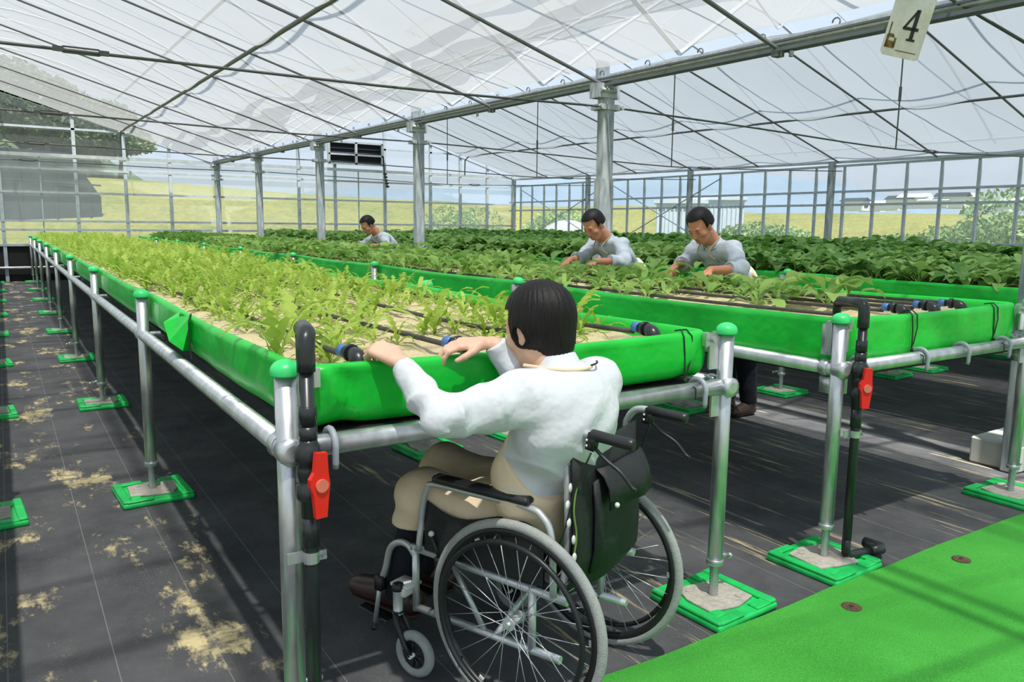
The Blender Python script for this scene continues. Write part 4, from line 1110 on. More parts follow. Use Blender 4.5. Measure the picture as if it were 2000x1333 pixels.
# ================================================================ SIGNED-DISTANCE MODELLING
class SDF:
    def __init__(s, lo, hi, h):
        s.lo = np.array(lo, np.float32); s.h = h; s.n = (np.ceil((np.array(hi)-np.array(lo))/h)).astype(int)+1
        s.F = np.full(s.n, .5, np.float32)
    def _win(s, lo, hi):
        a = np.maximum(0, np.floor((np.array(lo)-s.lo)/s.h).astype(int)); b = np.minimum(s.n, np.ceil((np.array(hi)-s.lo)/s.h).astype(int)+1)
        if np.any(b <= a): return None
        sl = tuple(slice(int(i), int(j)) for i, j in zip(a, b))
        ax = [s.lo[k]+s.h*np.arange(a[k], b[k], dtype=np.float32) for k in range(3)]
        return sl, ax[0][:, None, None], ax[1][None, :, None], ax[2][None, None, :]
    def _put(s, sl, d, k, op='add'):
        A = s.F[sl]
        if op == 'cut':
            s.F[sl] = np.maximum(A, -d); return
        if k > 0:
            h = np.clip(.5+.5*(A-d)/k, 0, 1); s.F[sl] = A*(1-h)+d*h-k*h*(1-h)
        else: s.F[sl] = np.minimum(A, d)
    def cap(s, a, b, ra, rb=None, k=.01, fold=None, op='add', flat=None):
        a = np.array(a, np.float32); b = np.array(b, np.float32); rb = ra if rb is None else rb
        m = max(ra, rb)+k+.03
        w = s._win(np.minimum(a, b)-m, np.maximum(a, b)+m)
        if w is None: return s
        sl, X, Y, Z = w; ba = b-a; L = float(ba@ba)+1e-9
        px, py, pz = X-a[0], Y-a[1], Z-a[2]
        t = np.clip((px*ba[0]+py*ba[1]+pz*ba[2])/L, 0, 1)
        qx, qy, qz = px-t*ba[0], py-t*ba[1], pz-t*ba[2]
        if flat is not None:       # flatten along a direction: flat=(dir, factor>1)
            fd = np.array(flat[0], np.float32); fd /= np.linalg.norm(fd); dt = (qx*fd[0]+qy*fd[1]+qz*fd[2])*(flat[1]-1)
            qx, qy, qz = qx+dt*fd[0], qy+dt*fd[1], qz+dt*fd[2]
        d = np.sqrt(qx*qx+qy*qy+qz*qz)-(ra+(rb-ra)*t)
        if flat is not None: d = d/flat[1]**.5
        if fold is not None:
            amp, fr, ph = fold
            u = np.array([ba[1], -ba[0], 0.]); u = u/(np.linalg.norm(u)+1e-6); v = np.cross(ba/np.sqrt(L), u)
            th = np.arctan2(qx*v[0]+qy*v[1]+qz*v[2], qx*u[0]+qy*u[1]+qz*u[2])
            d = d-amp*(1.2-2*np.abs(np.sin(.5*(fr*t*np.sqrt(L)+1.6*np.sin(th+ph)+ph))))*(.6+.4*np.sin(th*2+ph))
        s._put(sl, d, k, op); return s
    def ell(s, c, r, R=None, k=.01, op='add'):
        c = np.array(c, np.float32); r = np.array(r, np.float32); m = float(r.max())+k+.02
        w = s._win(c-m, c+m)
        if w is None: return s
        sl, X, Y, Z = w; px, py, pz = X-c[0], Y-c[1], Z-c[2]
        if R is not None:
            R = np.array(R, np.float32)      # columns = local axes
            px, py, pz = (px*R[0, 0]+py*R[1, 0]+pz*R[2, 0]), (px*R[0, 1]+py*R[1, 1]+pz*R[2, 1]), (px*R[0, 2]+py*R[1, 2]+pz*R[2, 2])
        q = np.sqrt((px/r[0])**2+(py/r[1])**2+(pz/r[2])**2)+1e-6
        g = np.sqrt((px/r[0]**2)**2+(py/r[1]**2)**2+(pz/r[2]**2)**2)+1e-6
        s._put(sl, q*(q-1)/g, k, op); return s
    def chain(s, pts, rs, k=.01, **kw):
        for i in range(len(pts)-1): s.cap(pts[i], pts[i+1], rs[i], rs[i+1], k, **kw)
        return s
    def grid(s):
        ax = [s.lo[k]+s.h*np.arange(s.n[k], dtype=np.float32) for k in range(3)]
        return ax[0][:, None, None], ax[1][None, :, None], ax[2][None, None, :]
    def plane(s, p, n, win=None, k=0.):
        """keep the side the normal points away from"""
        n = np.array(n, float); n /= np.linalg.norm(n)
        X, Y, Z = s.grid(); d = (X-p[0])*n[0]+(Y-p[1])*n[1]+(Z-p[2])*n[2]
        s.F = np.maximum(s.F, d.astype(np.float32)); return s
    def mesh(s, name, mat, parent=None, origin=None):
        F = s.F; n = F.shape; ins = F < 0
        cells = np.zeros((n[0]-1, n[1]-1, n[2]-1), np.uint8)
        for dx in (0, 1):
            for dy in (0, 1):
                for dz in (0, 1): cells += ins[dx:n[0]-1+dx, dy:n[1]-1+dy, dz:n[2]-1+dz]
        act = np.argwhere((cells > 0) & (cells < 8))
        idx = -np.ones(cells.shape, np.int32); idx[act[:, 0], act[:, 1], act[:, 2]] = np.arange(len(act))
        acc = np.zeros((len(act), 3), np.float64); cnt = np.zeros(len(act))
        cor = [(0, 0, 0), (1, 0, 0), (0, 1, 0), (1, 1, 0), (0, 0, 1), (1, 0, 1), (0, 1, 1), (1, 1, 1)]
        val = [F[act[:, 0]+c[0], act[:, 1]+c[1], act[:, 2]+c[2]] for c in cor]
        for i, j in ((0, 1), (2, 3), (4, 5), (6, 7), (0, 2), (1, 3), (4, 6), (5, 7), (0, 4), (1, 5), (2, 6), (3, 7)):
            a, b = val[i], val[j]; m = (a < 0) != (b < 0); t = np.where(m, a/(a-b+1e-12), 0)
            ca, cb = np.array(cor[i]), np.array(cor[j])
            p = ca+(cb-ca)*t[:, None]; acc += p*m[:, None]; cnt += m
        V = (act+acc/np.maximum(cnt, 1)[:, None])*s.h+s.lo
        Q = []
        for ax in range(3):
            sa = [slice(None)]*3; sb = [slice(None)]*3; sa[ax] = slice(0, -1); sb[ax] = slice(1, None)
            e = np.argwhere(ins[tuple(sa)] != ins[tuple(sb)])
            o1, o2 = [(1, 2), (2, 0), (0, 1)][ax]
            ok = (e[:, o1] > 0) & (e[:, o2] > 0) & (e[:, o1] < n[o1]-1) & (e[:, o2] < n[o2]-1); e = e[ok]
            flip = ins[e[:, 0], e[:, 1], e[:, 2]]
            d1 = np.zeros(3, int); d1[o1] = 1; d2 = np.zeros(3, int); d2[o2] = 1
            q = [e-d1-d2, e-d2, e, e-d1]
            q = np.stack([idx[k[:, 0], k[:, 1], k[:, 2]] for k in q], 1)
            q = np.where(flip[:, None], q, q[:, ::-1]); Q.append(q)
        Q = np.concatenate(Q); Q = Q[(Q >= 0).all(1)].astype(np.int32)
        if origin is not None: V = V-np.array(origin)
        me = bpy.data.meshes.new(name); me.vertices.add(len(V)); me.vertices.foreach_set('co', V.astype(np.float32).ravel())
        me.loops.add(Q.size); me.loops.foreach_set('vertex_index', Q.ravel()); me.polygons.add(len(Q))
        me.polygons.foreach_set('loop_start', np.arange(0, Q.size, 4, dtype=np.int32)); me.polygons.foreach_set('loop_total', np.full(len(Q), 4, np.int32))
        me.update(calc_edges=True); me.polygons.foreach_set('use_smooth', [True]*len(Q))
        return link(name, me, mat, parent)
def nrm(v): v = np.array(v, float); return v/np.linalg.norm(v)
def basis(fwd, up):
    f = nrm(fwd); u = nrm(np.array(up, float)-f*np.dot(up, f)); r = np.cross(f, u); return r, f, u      # right, forward, up

def head(S_, c, fwd, up, sc=1.):
    """c: centre of the skull; face looks along fwd"""
    r, f, u = basis(fwd, up); c = np.array(c, float); P = lambda a, b, d: c+(r*a+f*b+u*d)*sc
    Rm = np.stack([r, f, u], 1)
    S_.ell(P(0, -.012, .03), np.array((.074, .094, .088))*sc, Rm, k=.01)
    S_.ell(P(0, .030, -.035), np.array((.062, .062, .075))*sc, Rm, k=.03)
    S_.ell(P(0, .052, -.085), np.array((.036, .034, .028))*sc, Rm, k=.03)      # chin
    S_.cap(P(-.052, .0, -.065), P(-.022, .06, -.095), .018*sc, .014*sc, .02); S_.cap(P(.052, .0, -.065), P(.022, .06, -.095), .018*sc, .014*sc, .02)
    S_.cap(P(0, .092, .008), P(0, .108, -.030), .009*sc, .013*sc, .012)      # nose
    S_.cap(P(-.012, .095, -.034), P(.012, .095, -.034), .008*sc, .008*sc, .006)
    S_.cap(P(-.034, .078, .022), P(.034, .078, .022), .012*sc, .012*sc, .012)  # brow
    for sx in (-1, 1):
        S_.ell(P(sx*.031, .095, .004), np.array((.015, .013, .011))*sc, Rm, k=0, op='cut')
        S_.ell(P(sx*.031, .078, .003), np.array((.013, .012, .010))*sc, Rm, k=.004)
        S_.ell(P(sx*.045, .055, -.028), np.array((.026, .028, .022))*sc, Rm, k=.015)
        # ear: rim, lobe, hollow
        S_.ell(P(sx*.077, -.008, -.004), np.array((.010, .019, .032))*sc, Rm, k=.006)
        S_.ell(P(sx*.086, -.004, .001), np.array((.006, .010, .019))*sc, Rm, k=0, op='cut')
        S_.ell(P(sx*.074, .002, -.032), np.array((.008, .010, .012))*sc, Rm, k=.006)
    S_.cap(P(-.018, .092, -.052), P(.018, .092, -.052), .0065*sc, .0065*sc, .004)   # lips
    S_.cap(P(-.016, .090, -.062), P(.016, .090, -.062), .007*sc, .007*sc, .004)
    S_.cap(P(0, -.02, -.05), P(0, -.045, -.15), .055*sc, .056*sc, .02)           # neck stump
    return P, Rm
def face_bits(P, Rm, parent, origin, sc=1.):
    for sx in (-1, 1):
        m = MB(origin); m.sphere(P(sx*.031, .0865, .003), .0052*sc, 8, 6); m.build('iris', M['ink'], parent, world=False)
        m = MB(origin); m.tube([P(sx*.018, .089, .020), P(sx*.033, .089, .026), P(sx*.047, .080, .021)], [.002*sc, .0032*sc, .002*sc], 6); m.build('eyebrow', M['hair'], parent, world=False)
    m = MB(origin); m.tube([P(-.02, .0955, -.057), P(0, .099, -.0565), P(.02, .0955, -.057)], .0016*sc, 5); m.build('mouth_line', plain('lip_line', S(130, 74, 66), .6), parent, world=False)

def hand(S_, wrist, d, up, thumb, curl, sc=1., spread=.0):
    """d: wrist to knuckles, up: back of the hand, thumb: +1/-1 side of (d x up); curl: bends of the three joints in degrees for each finger"""
    w = np.array(wrist, float); d = nrm(d); up = nrm(np.array(up, float)-d*np.dot(up, d)); sd = np.cross(d, up)*thumb
    S_.cap(w-d*.02*sc, w+d*.012*sc, .023*sc, .022*sc, .012, flat=(up, 1.25))
    offs = [.027, .009, -.009, -.026]; kl = [.084, .088, .083, .075]; fl = [(.040, .024, .019), (.044, .028, .020), (.041, .026, .020), (.032, .020, .018)]
    rad = [.0092, .0095, .0090, .0080]
    for i in range(4):
        b0 = w+sd*offs[i]*.55*sc+d*.012*sc; kn = w+d*kl[i]*sc+sd*offs[i]*sc
        S_.cap(b0, kn, .0135*sc, .0115*sc, .010)
        p = kn; a = 0.; dd = nrm(d+sd*spread*(offs[i]/.027))
        for j in range(3):
            cu = curl[i][j] if isinstance(curl[0], (tuple, list)) else curl[j]
            a += math.radians(cu); v = dd*math.cos(a)-up*math.sin(a); q = p+v*fl[i][j]*sc
            S_.cap(p, q, rad[i]*sc*(1-.06*j), rad[i]*sc*(.94-.08*j), .0025); p = q
    b = w+d*.022*sc+sd*.018*sc; k1 = b+nrm(d*.75+sd*.75-up*.25)*.040*sc; k2 = k1+nrm(d*.9+sd*.35-up*.35)*.032*sc; k3 = k2+nrm(d*.95+sd*.05-up*.45)*.026*sc
    S_.cap(b, k1, .016*sc, .0125*sc, .012); S_.cap(k1, k2, .0115*sc, .0105*sc, .003); S_.cap(k2, k3, .0105*sc, .0085*sc, .002)

def hair_cap(P, Rm, sc, name, mat, parent, origin, lo, hi, h, long=0.):
    H = SDF(lo, hi, h)
    H.ell(P(0, -.016, .036), np.array((.090, .108, .099))*sc, Rm, k=.0)
    H.ell(P(0, -.050, .0-.012*long), np.array((.080-.016*long, .070-.006*long, .085+.018*long))*sc, Rm, k=.02)
    for sx in (-1, 1): H.ell(P(sx*.058, -.02+.01*long, .012-.012*long), np.array((.032, .060+.004*long, .048+.008*long))*sc, Rm, k=.02)
    # lock relief radiating from the crown
    X, Y, Z = H.grid(); r, f, u = Rm[:, 0], Rm[:, 1], Rm[:, 2]; c = P(0, -.03, .03)
    a = (X-c[0])*r[0]+(Y-c[1])*r[1]+(Z-c[2])*r[2]; b = (X-c[0])*f[0]+(Y-c[1])*f[1]+(Z-c[2])*f[2]; e = (X-c[0])*u[0]+(Y-c[1])*u[1]+(Z-c[2])*u[2]
    th = np.arctan2(a, b)
    H.F += (.0006*np.sin(34*th+3*np.sin(e*30))+.0005*np.sin(61*th+e*40)).astype(np.float32)
    # open the face: in front of a slanted plane, below the fringe
    a = a-0; y0 = (.052 if not long else .062)*sc
    face = np.maximum(y0-b, (e-(.030 if long else .052)*sc-.15*(b-y0)))        # inside face zone when both negative
    face = np.maximum(face, -10*np.ones_like(face))
    H.F = np.maximum(H.F, -face)
    # cut out round the ears and temples, and at the nape
    for sx in (-1, 1):
        q = P(sx*.090, .006-.002*long, -.020-.006*long); H.ell(q, np.array((.024, .024, .034))*sc, Rm, k=0, op='cut')
        q = P(sx*.07, .066, -.045); H.ell(q, np.array((.05, .038, .052))*sc, Rm, k=0, op='cut')
    n0 = P(0, -.06, -.088-.008*long); H.plane(n0, -(u-f*(.50 if long else .15)))
    H.F = np.maximum(H.F, (-(e+.045*sc+.045*sc*long)-.9*np.abs(a)*0-1.0*np.maximum(0, b+.03)*0).astype(np.float32)) if not long else H.F
    return H.mesh(name, mat, parent, origin)

# ================================================================ SEATED MAN
OM = np.array((1.36, 1.90, 0.))
CL = lambda r_, f_, z_: np.array((1.4285+.924*r_-.383*f_, 1.894+.383*r_+.924*f_, z_))
man = thing('person', 'seated man in a pale grey shirt and beige apron, seen from behind in the wheelchair', 'person', tuple(OM))
shL, shR = np.array((1.190, 1.79, .972)), np.array((1.515, 1.845, .975))
elL, wrL = np.array((.925, 1.755, .962)), np.array((.903, 1.925, 1.056))
elR, wrR = np.array((1.400, 1.885, .80)), np.array((1.222, 1.965, 1.092))
hipL, hipR = CL(-.095, .04, .545), CL(.065, .04, .545)
knL, knR = CL(-.150, .45, .565), CL(.06, .53, .585)
anL, anR = CL(-.13, .575, .185), CL(.09, .60, .19)
chest = np.array((1.352, 1.805, .89)); belly = np.array((1.322, 1.885, .70)); neckb = np.array((1.352, 1.822, 1.04))
tr, tf, tu = basis((-.19, .98, .0), (0, .05, 1))
Rt_ = np.stack([tr, tf, tu], 1)
hc = np.array((1.325, 1.898, 1.148)); hf = (-.27, .95, -.22); hu = (-.05, .25, 1)
B = SDF((.78, 1.58, .05), (1.66, 2.76, 1.36), .005)
P, Rm = head(B, hc, hf, hu, 1.05)
B.cap(neckb-np.array((0, 0, .03)), hc+np.array((0, -.03, -.09)), .060, .052, .02)
B.ell(chest, (.150, .095, .15), Rt_, k=.03); B.ell(belly, (.110, .075, .15), Rt_, k=.04)
B.cap(shL, shR, .05, .05, .03); B.cap(hipL, hipR, .07, .07, .03)
B.chain([shL, elL], [.046, .037], .02); B.chain([elL, wrL], [.038, .026], .01)
B.chain([shR, elR], [.046, .037], .02); B.chain([elR, wrR], [.038, .026], .01)
B.chain([hipL, knL, anL], [.060, .048, .032], .02); B.chain([hipR, knR, anR], [.060, .048, .032], .02)
hand(B, (.897, 1.955, 1.076), (-.38, .80, .34), (-.25, -.10, 1), +1, [(38, 45, 30), (42, 48, 32), (46, 50, 32), (50, 50, 30)], 1.02)
hand(B, (1.195, 1.985, 1.102), (-.94, .30, -.02), (.10, -.30, 1), -1, [(22, 34, 25), (20, 34, 25), (18, 32, 22), (18, 30, 20)], .95)
B.mesh('body', M['skin'], man, OM)
face_bits(P, Rm, man, OM, 1.05)
hair_cap(P, Rm, 1.07, 'hair', M['hair'], man, OM, hc-np.array((.16, .16, .16)), hc+np.array((.16, .16, .17)), .0025, long=1.)
# shirt
SH = SDF((.80, 1.56, .50), (1.70, 2.08, 1.12), .005)
SH.ell(chest+tf*(-.015), (.190, .128, .165), Rt_, k=.03); SH.ell(belly+tf*(-.005), (.140, .105, .17), Rt_, k=.08)
SH.cap(shL+np.array((.03, .0, -.01)), shR+np.array((-.03, 0, -.01)), .078, .076, .04)
SH.cap(shL, shR, .06, .06, .03)
SH.cap(neckb-np.array((0, .0, .045)), neckb+np.array((.0, .004, -.01)), .085, .062, .035)
SH.cap(shL, shL*.5+elL*.5-np.array((0, 0, .012)), .074, .067, .035, fold=(.009, 60, .3)); SH.cap(shL*.5+elL*.5-np.array((0, 0, .012)), elL-np.array((0, 0, .008)), .066, .050, .015, fold=(.013, 62, 1.2))
SH.cap(elL-np.array((0, 0, .008)), elL*.45+wrL*.55-np.array((.0, .0, .005)), .050, .045, .018, fold=(.010, 70, 2.)); SH.cap(elL*.45+wrL*.55-np.array((.0, .0, .005)), wrL, .045, .035, .012, fold=(.0035, 90, .5))
SH.cap(shR, elR, .074, .058, .03, fold=(.006, 60, 1.)); SH.cap(elR, wrR*.55+elR*.45, .056, .047, .02, fold=(.006, 80, .1)); SH.cap(wrR*.55+elR*.45, wrR, .047, .036, .012, fold=(.004, 80, .9))
X, Y, Z = SH.grid()
# body drapery: oblique pulls from the armpits and horizontal slack at the waist
qa = (X-chest[0])*tr[0]+(Y-chest[1])*tr[1]; 
SH.F += (.010*(2*np.abs(np.sin(32*(Z+.35*qa)+1.5*np.sin(9*qa)))-1.2)*np.clip((.86-Z)/.12, 0, 1)+.0045*np.sin(44*(Z-.9*qa))*np.clip((Z-.80)/.1, 0, 1)*np.clip((.98-Z)/.06, 0, 1)).astype(np.float32)
SH.F = np.maximum(SH.F, (.585-Z)+0*X+0*Y).astype(np.float32)
# open cuffs and neck
hd = nrm(wrL-elL); SH.F = np.maximum(SH.F, np.where((X < .98) & (Z > 1.0), (X-wrL[0])*hd[0]+(Y-wrL[1])*hd[1]+(Z-wrL[2])*hd[2]-.012, -1).astype(np.float32))
hd = nrm(wrR-elR); SH.F = np.maximum(SH.F, np.where((X < 1.27) & (Z > .98) & (X > 1.05), (X-wrR[0])*hd[0]+(Y-wrR[1])*hd[1]+(Z-wrR[2])*hd[2]-.008, -1).astype(np.float32))
nk = nrm((-.02, .30, .95)); SH.F = np.maximum(SH.F, np.where(((X-neckb[0])**2+(Y-neckb[1])**2 < .10**2), (X-neckb[0])*nk[0]+(Y-neckb[1])*nk[1]+(Z-neckb[2]-.004)*nk[2], -1).astype(np.float32))
SH.mesh('shirt', M['shirt'], man, OM)
# stand-and-fall collar
CO = SDF(neckb-np.array((.13, .13, .1)), neckb+np.array((.13, .13, .10)), .003)
cc = neckb+np.array((-.004, .012, .010)); X, Y, Z = CO.grid()
zc_ = (X-cc[0])*nk[0]+(Y-cc[1])*nk[1]+(Z-cc[2])*nk[2]; rad_ = np.sqrt(np.maximum(0, (X-cc[0])**2+(Y-cc[1])**2+(Z-cc[2])**2-zc_**2))
CO.F = np.maximum(np.abs(rad_-(.064-.35*zc_))-.0045, np.abs(zc_+.004)-.026).astype(np.float32)
CO.mesh('collar', M['shirt'], man, OM)
# shoulder strap of the apron lying behind the neck
st = bez([(1.25, 1.76+.10, 1.052), (1.285, 1.765, 1.053), (1.35, 1.742, 1.048), (1.42, 1.752, 1.052), (1.46, 1.80, 1.050), (1.462, 1.86, 1.035)], 6)
m = MB(OM)
for i in range(len(st)-1):
    pass
m.tube([p+Vector((0, -.002, -.004)) for p in st[:18]], .0055, 8); m.build('neck_strap', M['apron'], man, world=False)
m = MB(OM); m.tube([p+Vector((.006, -.004, .002)) for p in st[16:24]], .003, 6); m.build('strap_cord', M['ink'], man, world=False)
# apron: bib round the chest, skirt over lap and thighs
AP = SDF((.84, 1.58, .34), (1.68, 2.62, 1.06), .005)
AP.ell(belly+tf*.0-np.array((0, 0, .01)), (.154, .122, .175), Rt_, k=.04); AP.ell(chest+tf*.0-np.array((0, 0, .01)), (.180, .138, .14), Rt_, k=.05)
AP.cap(hipL+np.array((0, 0, -.005)), hipR+np.array((0, 0, -.005)), .098, .098, .05)
AP.cap(hipL, knL, .086, .080, .05, fold=(.006, 34, 1.)); AP.cap(hipR, knR, .088, .084, .05, fold=(.006, 30, 2.))
AP.cap(knL+np.array((.0, .0, .0)), knL+np.array((-.01, .035, -.095)), .084, .080, .03, fold=(.004, 40, 0)); AP.cap(knR, knR+np.array((0, .03, -.09)), .084, .08, .03)
AP.cap((hipL+knL)/2+np.array((.05, .02, .02)), (hipR+knR)/2+np.array((-.05, 0, .02)), .06, .06, .05)
X, Y, Z = AP.grid()
fw = (X-belly[0])*tf[0]+(Y-belly[1])*tf[1]; rw = (X-belly[0])*tr[0]+(Y-belly[1])*tr[1]
top = .712+1.1*np.clip(fw+.06, -.08, .30)
AP.F = np.maximum(AP.F, np.where(fw < .28, Z-top, -1).astype(np.float32))
AP.F += (.0035*np.sin(36*(Z+.6*X)+4*np.sin(7*Y))).astype(np.float32)
AP.F = np.maximum(AP.F, np.where(fw > .24, (.455-Z), (.475-Z)).astype(np.float32))
AP.mesh('apron', M['apron'], man, OM)
# trousers below the apron, shoes
TR = SDF((.84, 1.62, .12), (1.66, 2.70, .70), .006)
TR.chain([hipL, knL, anL], [.070, .062, .054], .01, fold=(.003, 30, 0)); TR.chain([hipR, knR, anR], [.070, .062, .054], .01, fold=(.003, 30, 1.)); TR.cap(hipL, hipR, .078, .078, .01)
TR.F = np.maximum(TR.F, (.165-TR.grid()[2])+0*TR.grid()[0]+0*TR.grid()[1]).astype(np.float32)
TR.mesh('trousers', M['trousers'], man, OM)
for (an, toe) in ((anL, CL(-.135, .80, .150)), (anR, CL(.09, .82, .150))):
    d = nrm((toe-an)*np.array((1, 1, 0))); heel = an-d*.05; heel[2] = .135
    SS = SDF(np.minimum(heel, toe)-np.array((.09, .09, .07)), np.maximum(heel, toe)+np.array((.09, .09, .15)), .004)
    SS.cap(heel+np.array((0, 0, .02)), toe+d*-.03, .040, .040, .01, flat=((0, 0, 1), 1.15)); SS.cap(heel+np.array((0, 0, .03)), an+np.array((0, 0, .01)), .040, .042, .03)
    SS.cap(an+np.array((0, 0, .0)), toe-d*.06+np.array((0, 0, .012)), .042, .038, .02)
    SS.F = np.maximum(SS.F, (.112-SS.grid()[2])+0*SS.grid()[0]+0*SS.grid()[1]).astype(np.float32)
    sh_ = SS.mesh('shoe', M['shoe'], man, OM)
    SO = SDF(np.minimum(heel, toe)-np.array((.09, .09, .05)), np.maximum(heel, toe)+np.array((.09, .09, .05)), .004)
    SO.cap(heel, toe-d*.028, .045, .046, .01); Zg = SO.grid()[2]+0*SO.grid()[0]+0*SO.grid()[1]
    SO.F = np.maximum(SO.F, np.abs(Zg-.108)-.010).astype(np.float32); SO.mesh('sole', M['sole'], sh_, OM)

# ================================================================ WHEELCHAIR (local axes: x right, y forward)
wc = thing('wheelchair', 'grey steel wheelchair with black cloth seat, at the end of the nearest bed', 'wheelchair', (1.4285, 1.894, 0), math.atan2(.383, .924), local=True)
def W(mb, name, mat, par=None, smooth=True): return mb.build(name, M[mat], par or wc, smooth, world=False)
def wheel(sx):
    x = sx*.264; Z0 = .305
    m = MB(); n = 56
    ringp = lambda r, xx: [(xx, r*math.cos(2*PI*i/n), Z0+r*math.sin(2*PI*i/n)) for i in range(n)]
    m.tube(ringp(.290, x), .0155, 12, closed=True); w = W(m, 'wheel', 'tyre')
    m = MB()
    vs = []
    for i in range(n):
        a = 2*PI*i/n
        for (r, dx) in ((.281, -.012), (.281, .012), (.262, .011), (.258, 0), (.262, -.011)): vs.append((x+dx, r*math.cos(a), Z0+r*math.sin(a)))
    m.add(vs, [(i*5+k, ((i+1) % n)*5+k, ((i+1) % n)*5+(k+1) % 5, i*5+(k+1) % 5) for i in range(n) for k in range(5)]); W(m, 'rim', 'darkgrey', w)
    m = MB(); m.tube(ringp(.248, x+sx*.036), .0085, 10, closed=True)
    for k in range(6):
        a = 2*PI*k/6+.3; m.cyl((x+sx*.005, .262*math.cos(a), Z0+.262*math.sin(a)), (x+sx*.036, .248*math.cos(a), Z0+.248*math.sin(a)), .0045, 6)
    W(m, 'push_rim', 'darkgrey', w)
    m = MB(); m.lathe((x-.03, 0, Z0), (1, 0, 0), [(.020, 0), (.020, .004), (.013, .008), (.013, .052), (.020, .056), (.020, .060), (.010, .066)], 16); W(m, 'hub', 'chrome', w)
    W(MB().cyl((x-sx*.075, 0, Z0), (x+sx*.04, 0, Z0), .0075, 8), 'axle', 'chrome', w)
    for k in range(28):
        a = 2*PI*k/28; da = (.62 if (k//2) % 2 else -.62); fx_ = x+(.026 if k % 2 else -.024)
        W(MB().cyl((fx_, .018*math.cos(a+da*1.6), Z0+.018*math.sin(a+da*1.6)), (x, .262*math.cos(a), Z0+.262*math.sin(a)), .0013, 5), 'spoke', 'chrome', w)
    for k in range(3): W(MB().box((x, .255*math.cos(1+k*2.1), Z0+.255*math.sin(1+k*2.1)), (.004, .012, .018), rot=Matrix.Rotation(1+k*2.1, 3, 'X')), 'reflector', 'whitepl', w, False)
for sx in (-1, 1): wheel(sx)
T_ = lambda pts, r=.0115, n=10: MB().tube(bez(pts, 5), r, n)
for s in (-1, 1):
    sf = W(MB().tube([(s*.215, .425, .20), (s*.215, -.13, .20)], .0125, 12), 'side_frame', 'chrome')
    W(MB().tube([(s*.215, .44, .405), (s*.215, -.15, .385)], .0125, 12), 'seat_rail', 'chrome', sf)
    W(MB().tube([(s*.215, .425, .19), (s*.215, .425, .41)], .0125, 12), 'front_post', 'chrome', sf)
    W(MB().tube([(s*.215, -.03, .19), (s*.215, -.03, .40)], .0125, 12), 'rear_post', 'chrome', sf)
    W(MB().tube([(s*.215, .14, .20), (s*.215, .28, .40)], .009, 10), 'frame_strut', 'chrome', sf)
    W(T_([(s*.235, .395, .41), (s*.237, .375, .56), (s*.237, .355, .625), (s*.237, .325, .646), (s*.237, .18, .648), (s*.237, -.02, .648), (s*.237, -.075, .630), (s*.237, -.105, .575), (s*.237, -.115, .40)], .0105), 'arm_tube', 'chrome')
    W(MB().box((s*.237, .145, .668), (.046, .36, .026), bev=.009), 'arm_pad', 'darkgrey')
    # curved clothes guard
    m = MB(); n = 16; vs = []
    for i in range(n+1):
        u = i/n; y = .375-.45*u; zt = .585-.03*math.sin(u*6.0)-.02*u
        vs += [(s*.222, y, .415), (s*.222, y, zt), (s*.229, y, zt), (s*.229, y, .415)]
    m.add(vs, [(i*4+k, (i+1)*4+k, (i+1)*4+(k+1) % 4, i*4+(k+1) % 4) for i in range(n) for k in range(4)]); g_ = W(m, 'side_guard', 'blackcloth', None, False)
    W(MB().prism([(0, 0), (.06, .0), (.07, .012), (.06, .024), (0, .024), (-.01, .012)], .001, (s*.2301 if s > 0 else -.2301, .20, .50), (0, -1, 0) if s < 0 else (0, 1, 0), (0, 0, 1)), 'badge', 'shoe', g_, False)
    # footrest hanger
    fo = W(T_([(s*.215, .425, .375), (s*.215, .455, .405), (s*.212, .50, .405), (s*.208, .545, .37), (s*.200, .575, .29), (s*.198, .600, .235)], .0115), 'footrest_hanger', 'chrome')
    W(MB().cyl((s*.198, .600, .245), (s*.196, .632, .075), .0085, 10), 'hanger_tube', 'chrome', fo)
    W(MB().box((s*.115, .655, .090), (.150, .145, .012), rot=Matrix.Rotation(.12, 3, 'X'), bev=.005), 'footplate', 'darkgrey', fo)
    W(MB().cyl((s*.196, .632, .078), (s*.03, .640, .085), .006, 8), 'footplate_rod', 'chrome', fo)
    W(MB().box((s*.206, .595, .235), (.03, .03, .05)).cyl((s*.2, .62, .06), (s*.2, .64, .05), .009, 8), 'hanger_joint', 'darkgrey', fo)
    # caster
    px_ = s*.262
    W(MB().box((s*.236, .445, .262), (.06, .03, .034), bev=.006).box((s*.225, .46, .278), (.07, .075, .010)), 'caster_bracket', 'whitepl')
    W(MB().lathe((px_, .462, .185), (0, 0, 1), [(.019, 0), (.020, .004), (.0165, .008), (.0165, .078), (.018, .082)], 16), 'caster_housing', 'chrome')
    W(MB().lathe((px_, .462, .267), (0, 0, 1), [(.020, 0), (.021, .01), (.018, .022), (.006, .026)], 14), 'housing_cap', 'darkgrey')
    cy, cx = .375, s*.278
    fk = MB()
    for q in (-1, 1): fk.tube([(px_+q*.010, .462, .190), (px_+q*.020+(cx-px_)*.3, .445, .165), (cx+q*.022, .40, .11), (cx+q*.022, cy, .080)], [.012, .011, .009, .008], 8)
    fk.sphere((px_, .462, .188), .020, 10, 8); W(fk, 'caster_fork', 'darkgrey')
    m = MB(); m.tube([(cx, cy+.061*math.cos(2*PI*i/28), .080+.061*math.sin(2*PI*i/28)) for i in range(28)], .0165, 10, closed=True); cw = W(m, 'caster_wheel', 'tyre')
    m = MB(); m.lathe((cx-.008, cy, .080), (1, 0, 0), [(.046, 0), (.048, .003), (.048, .013), (.046, .016)], 24)
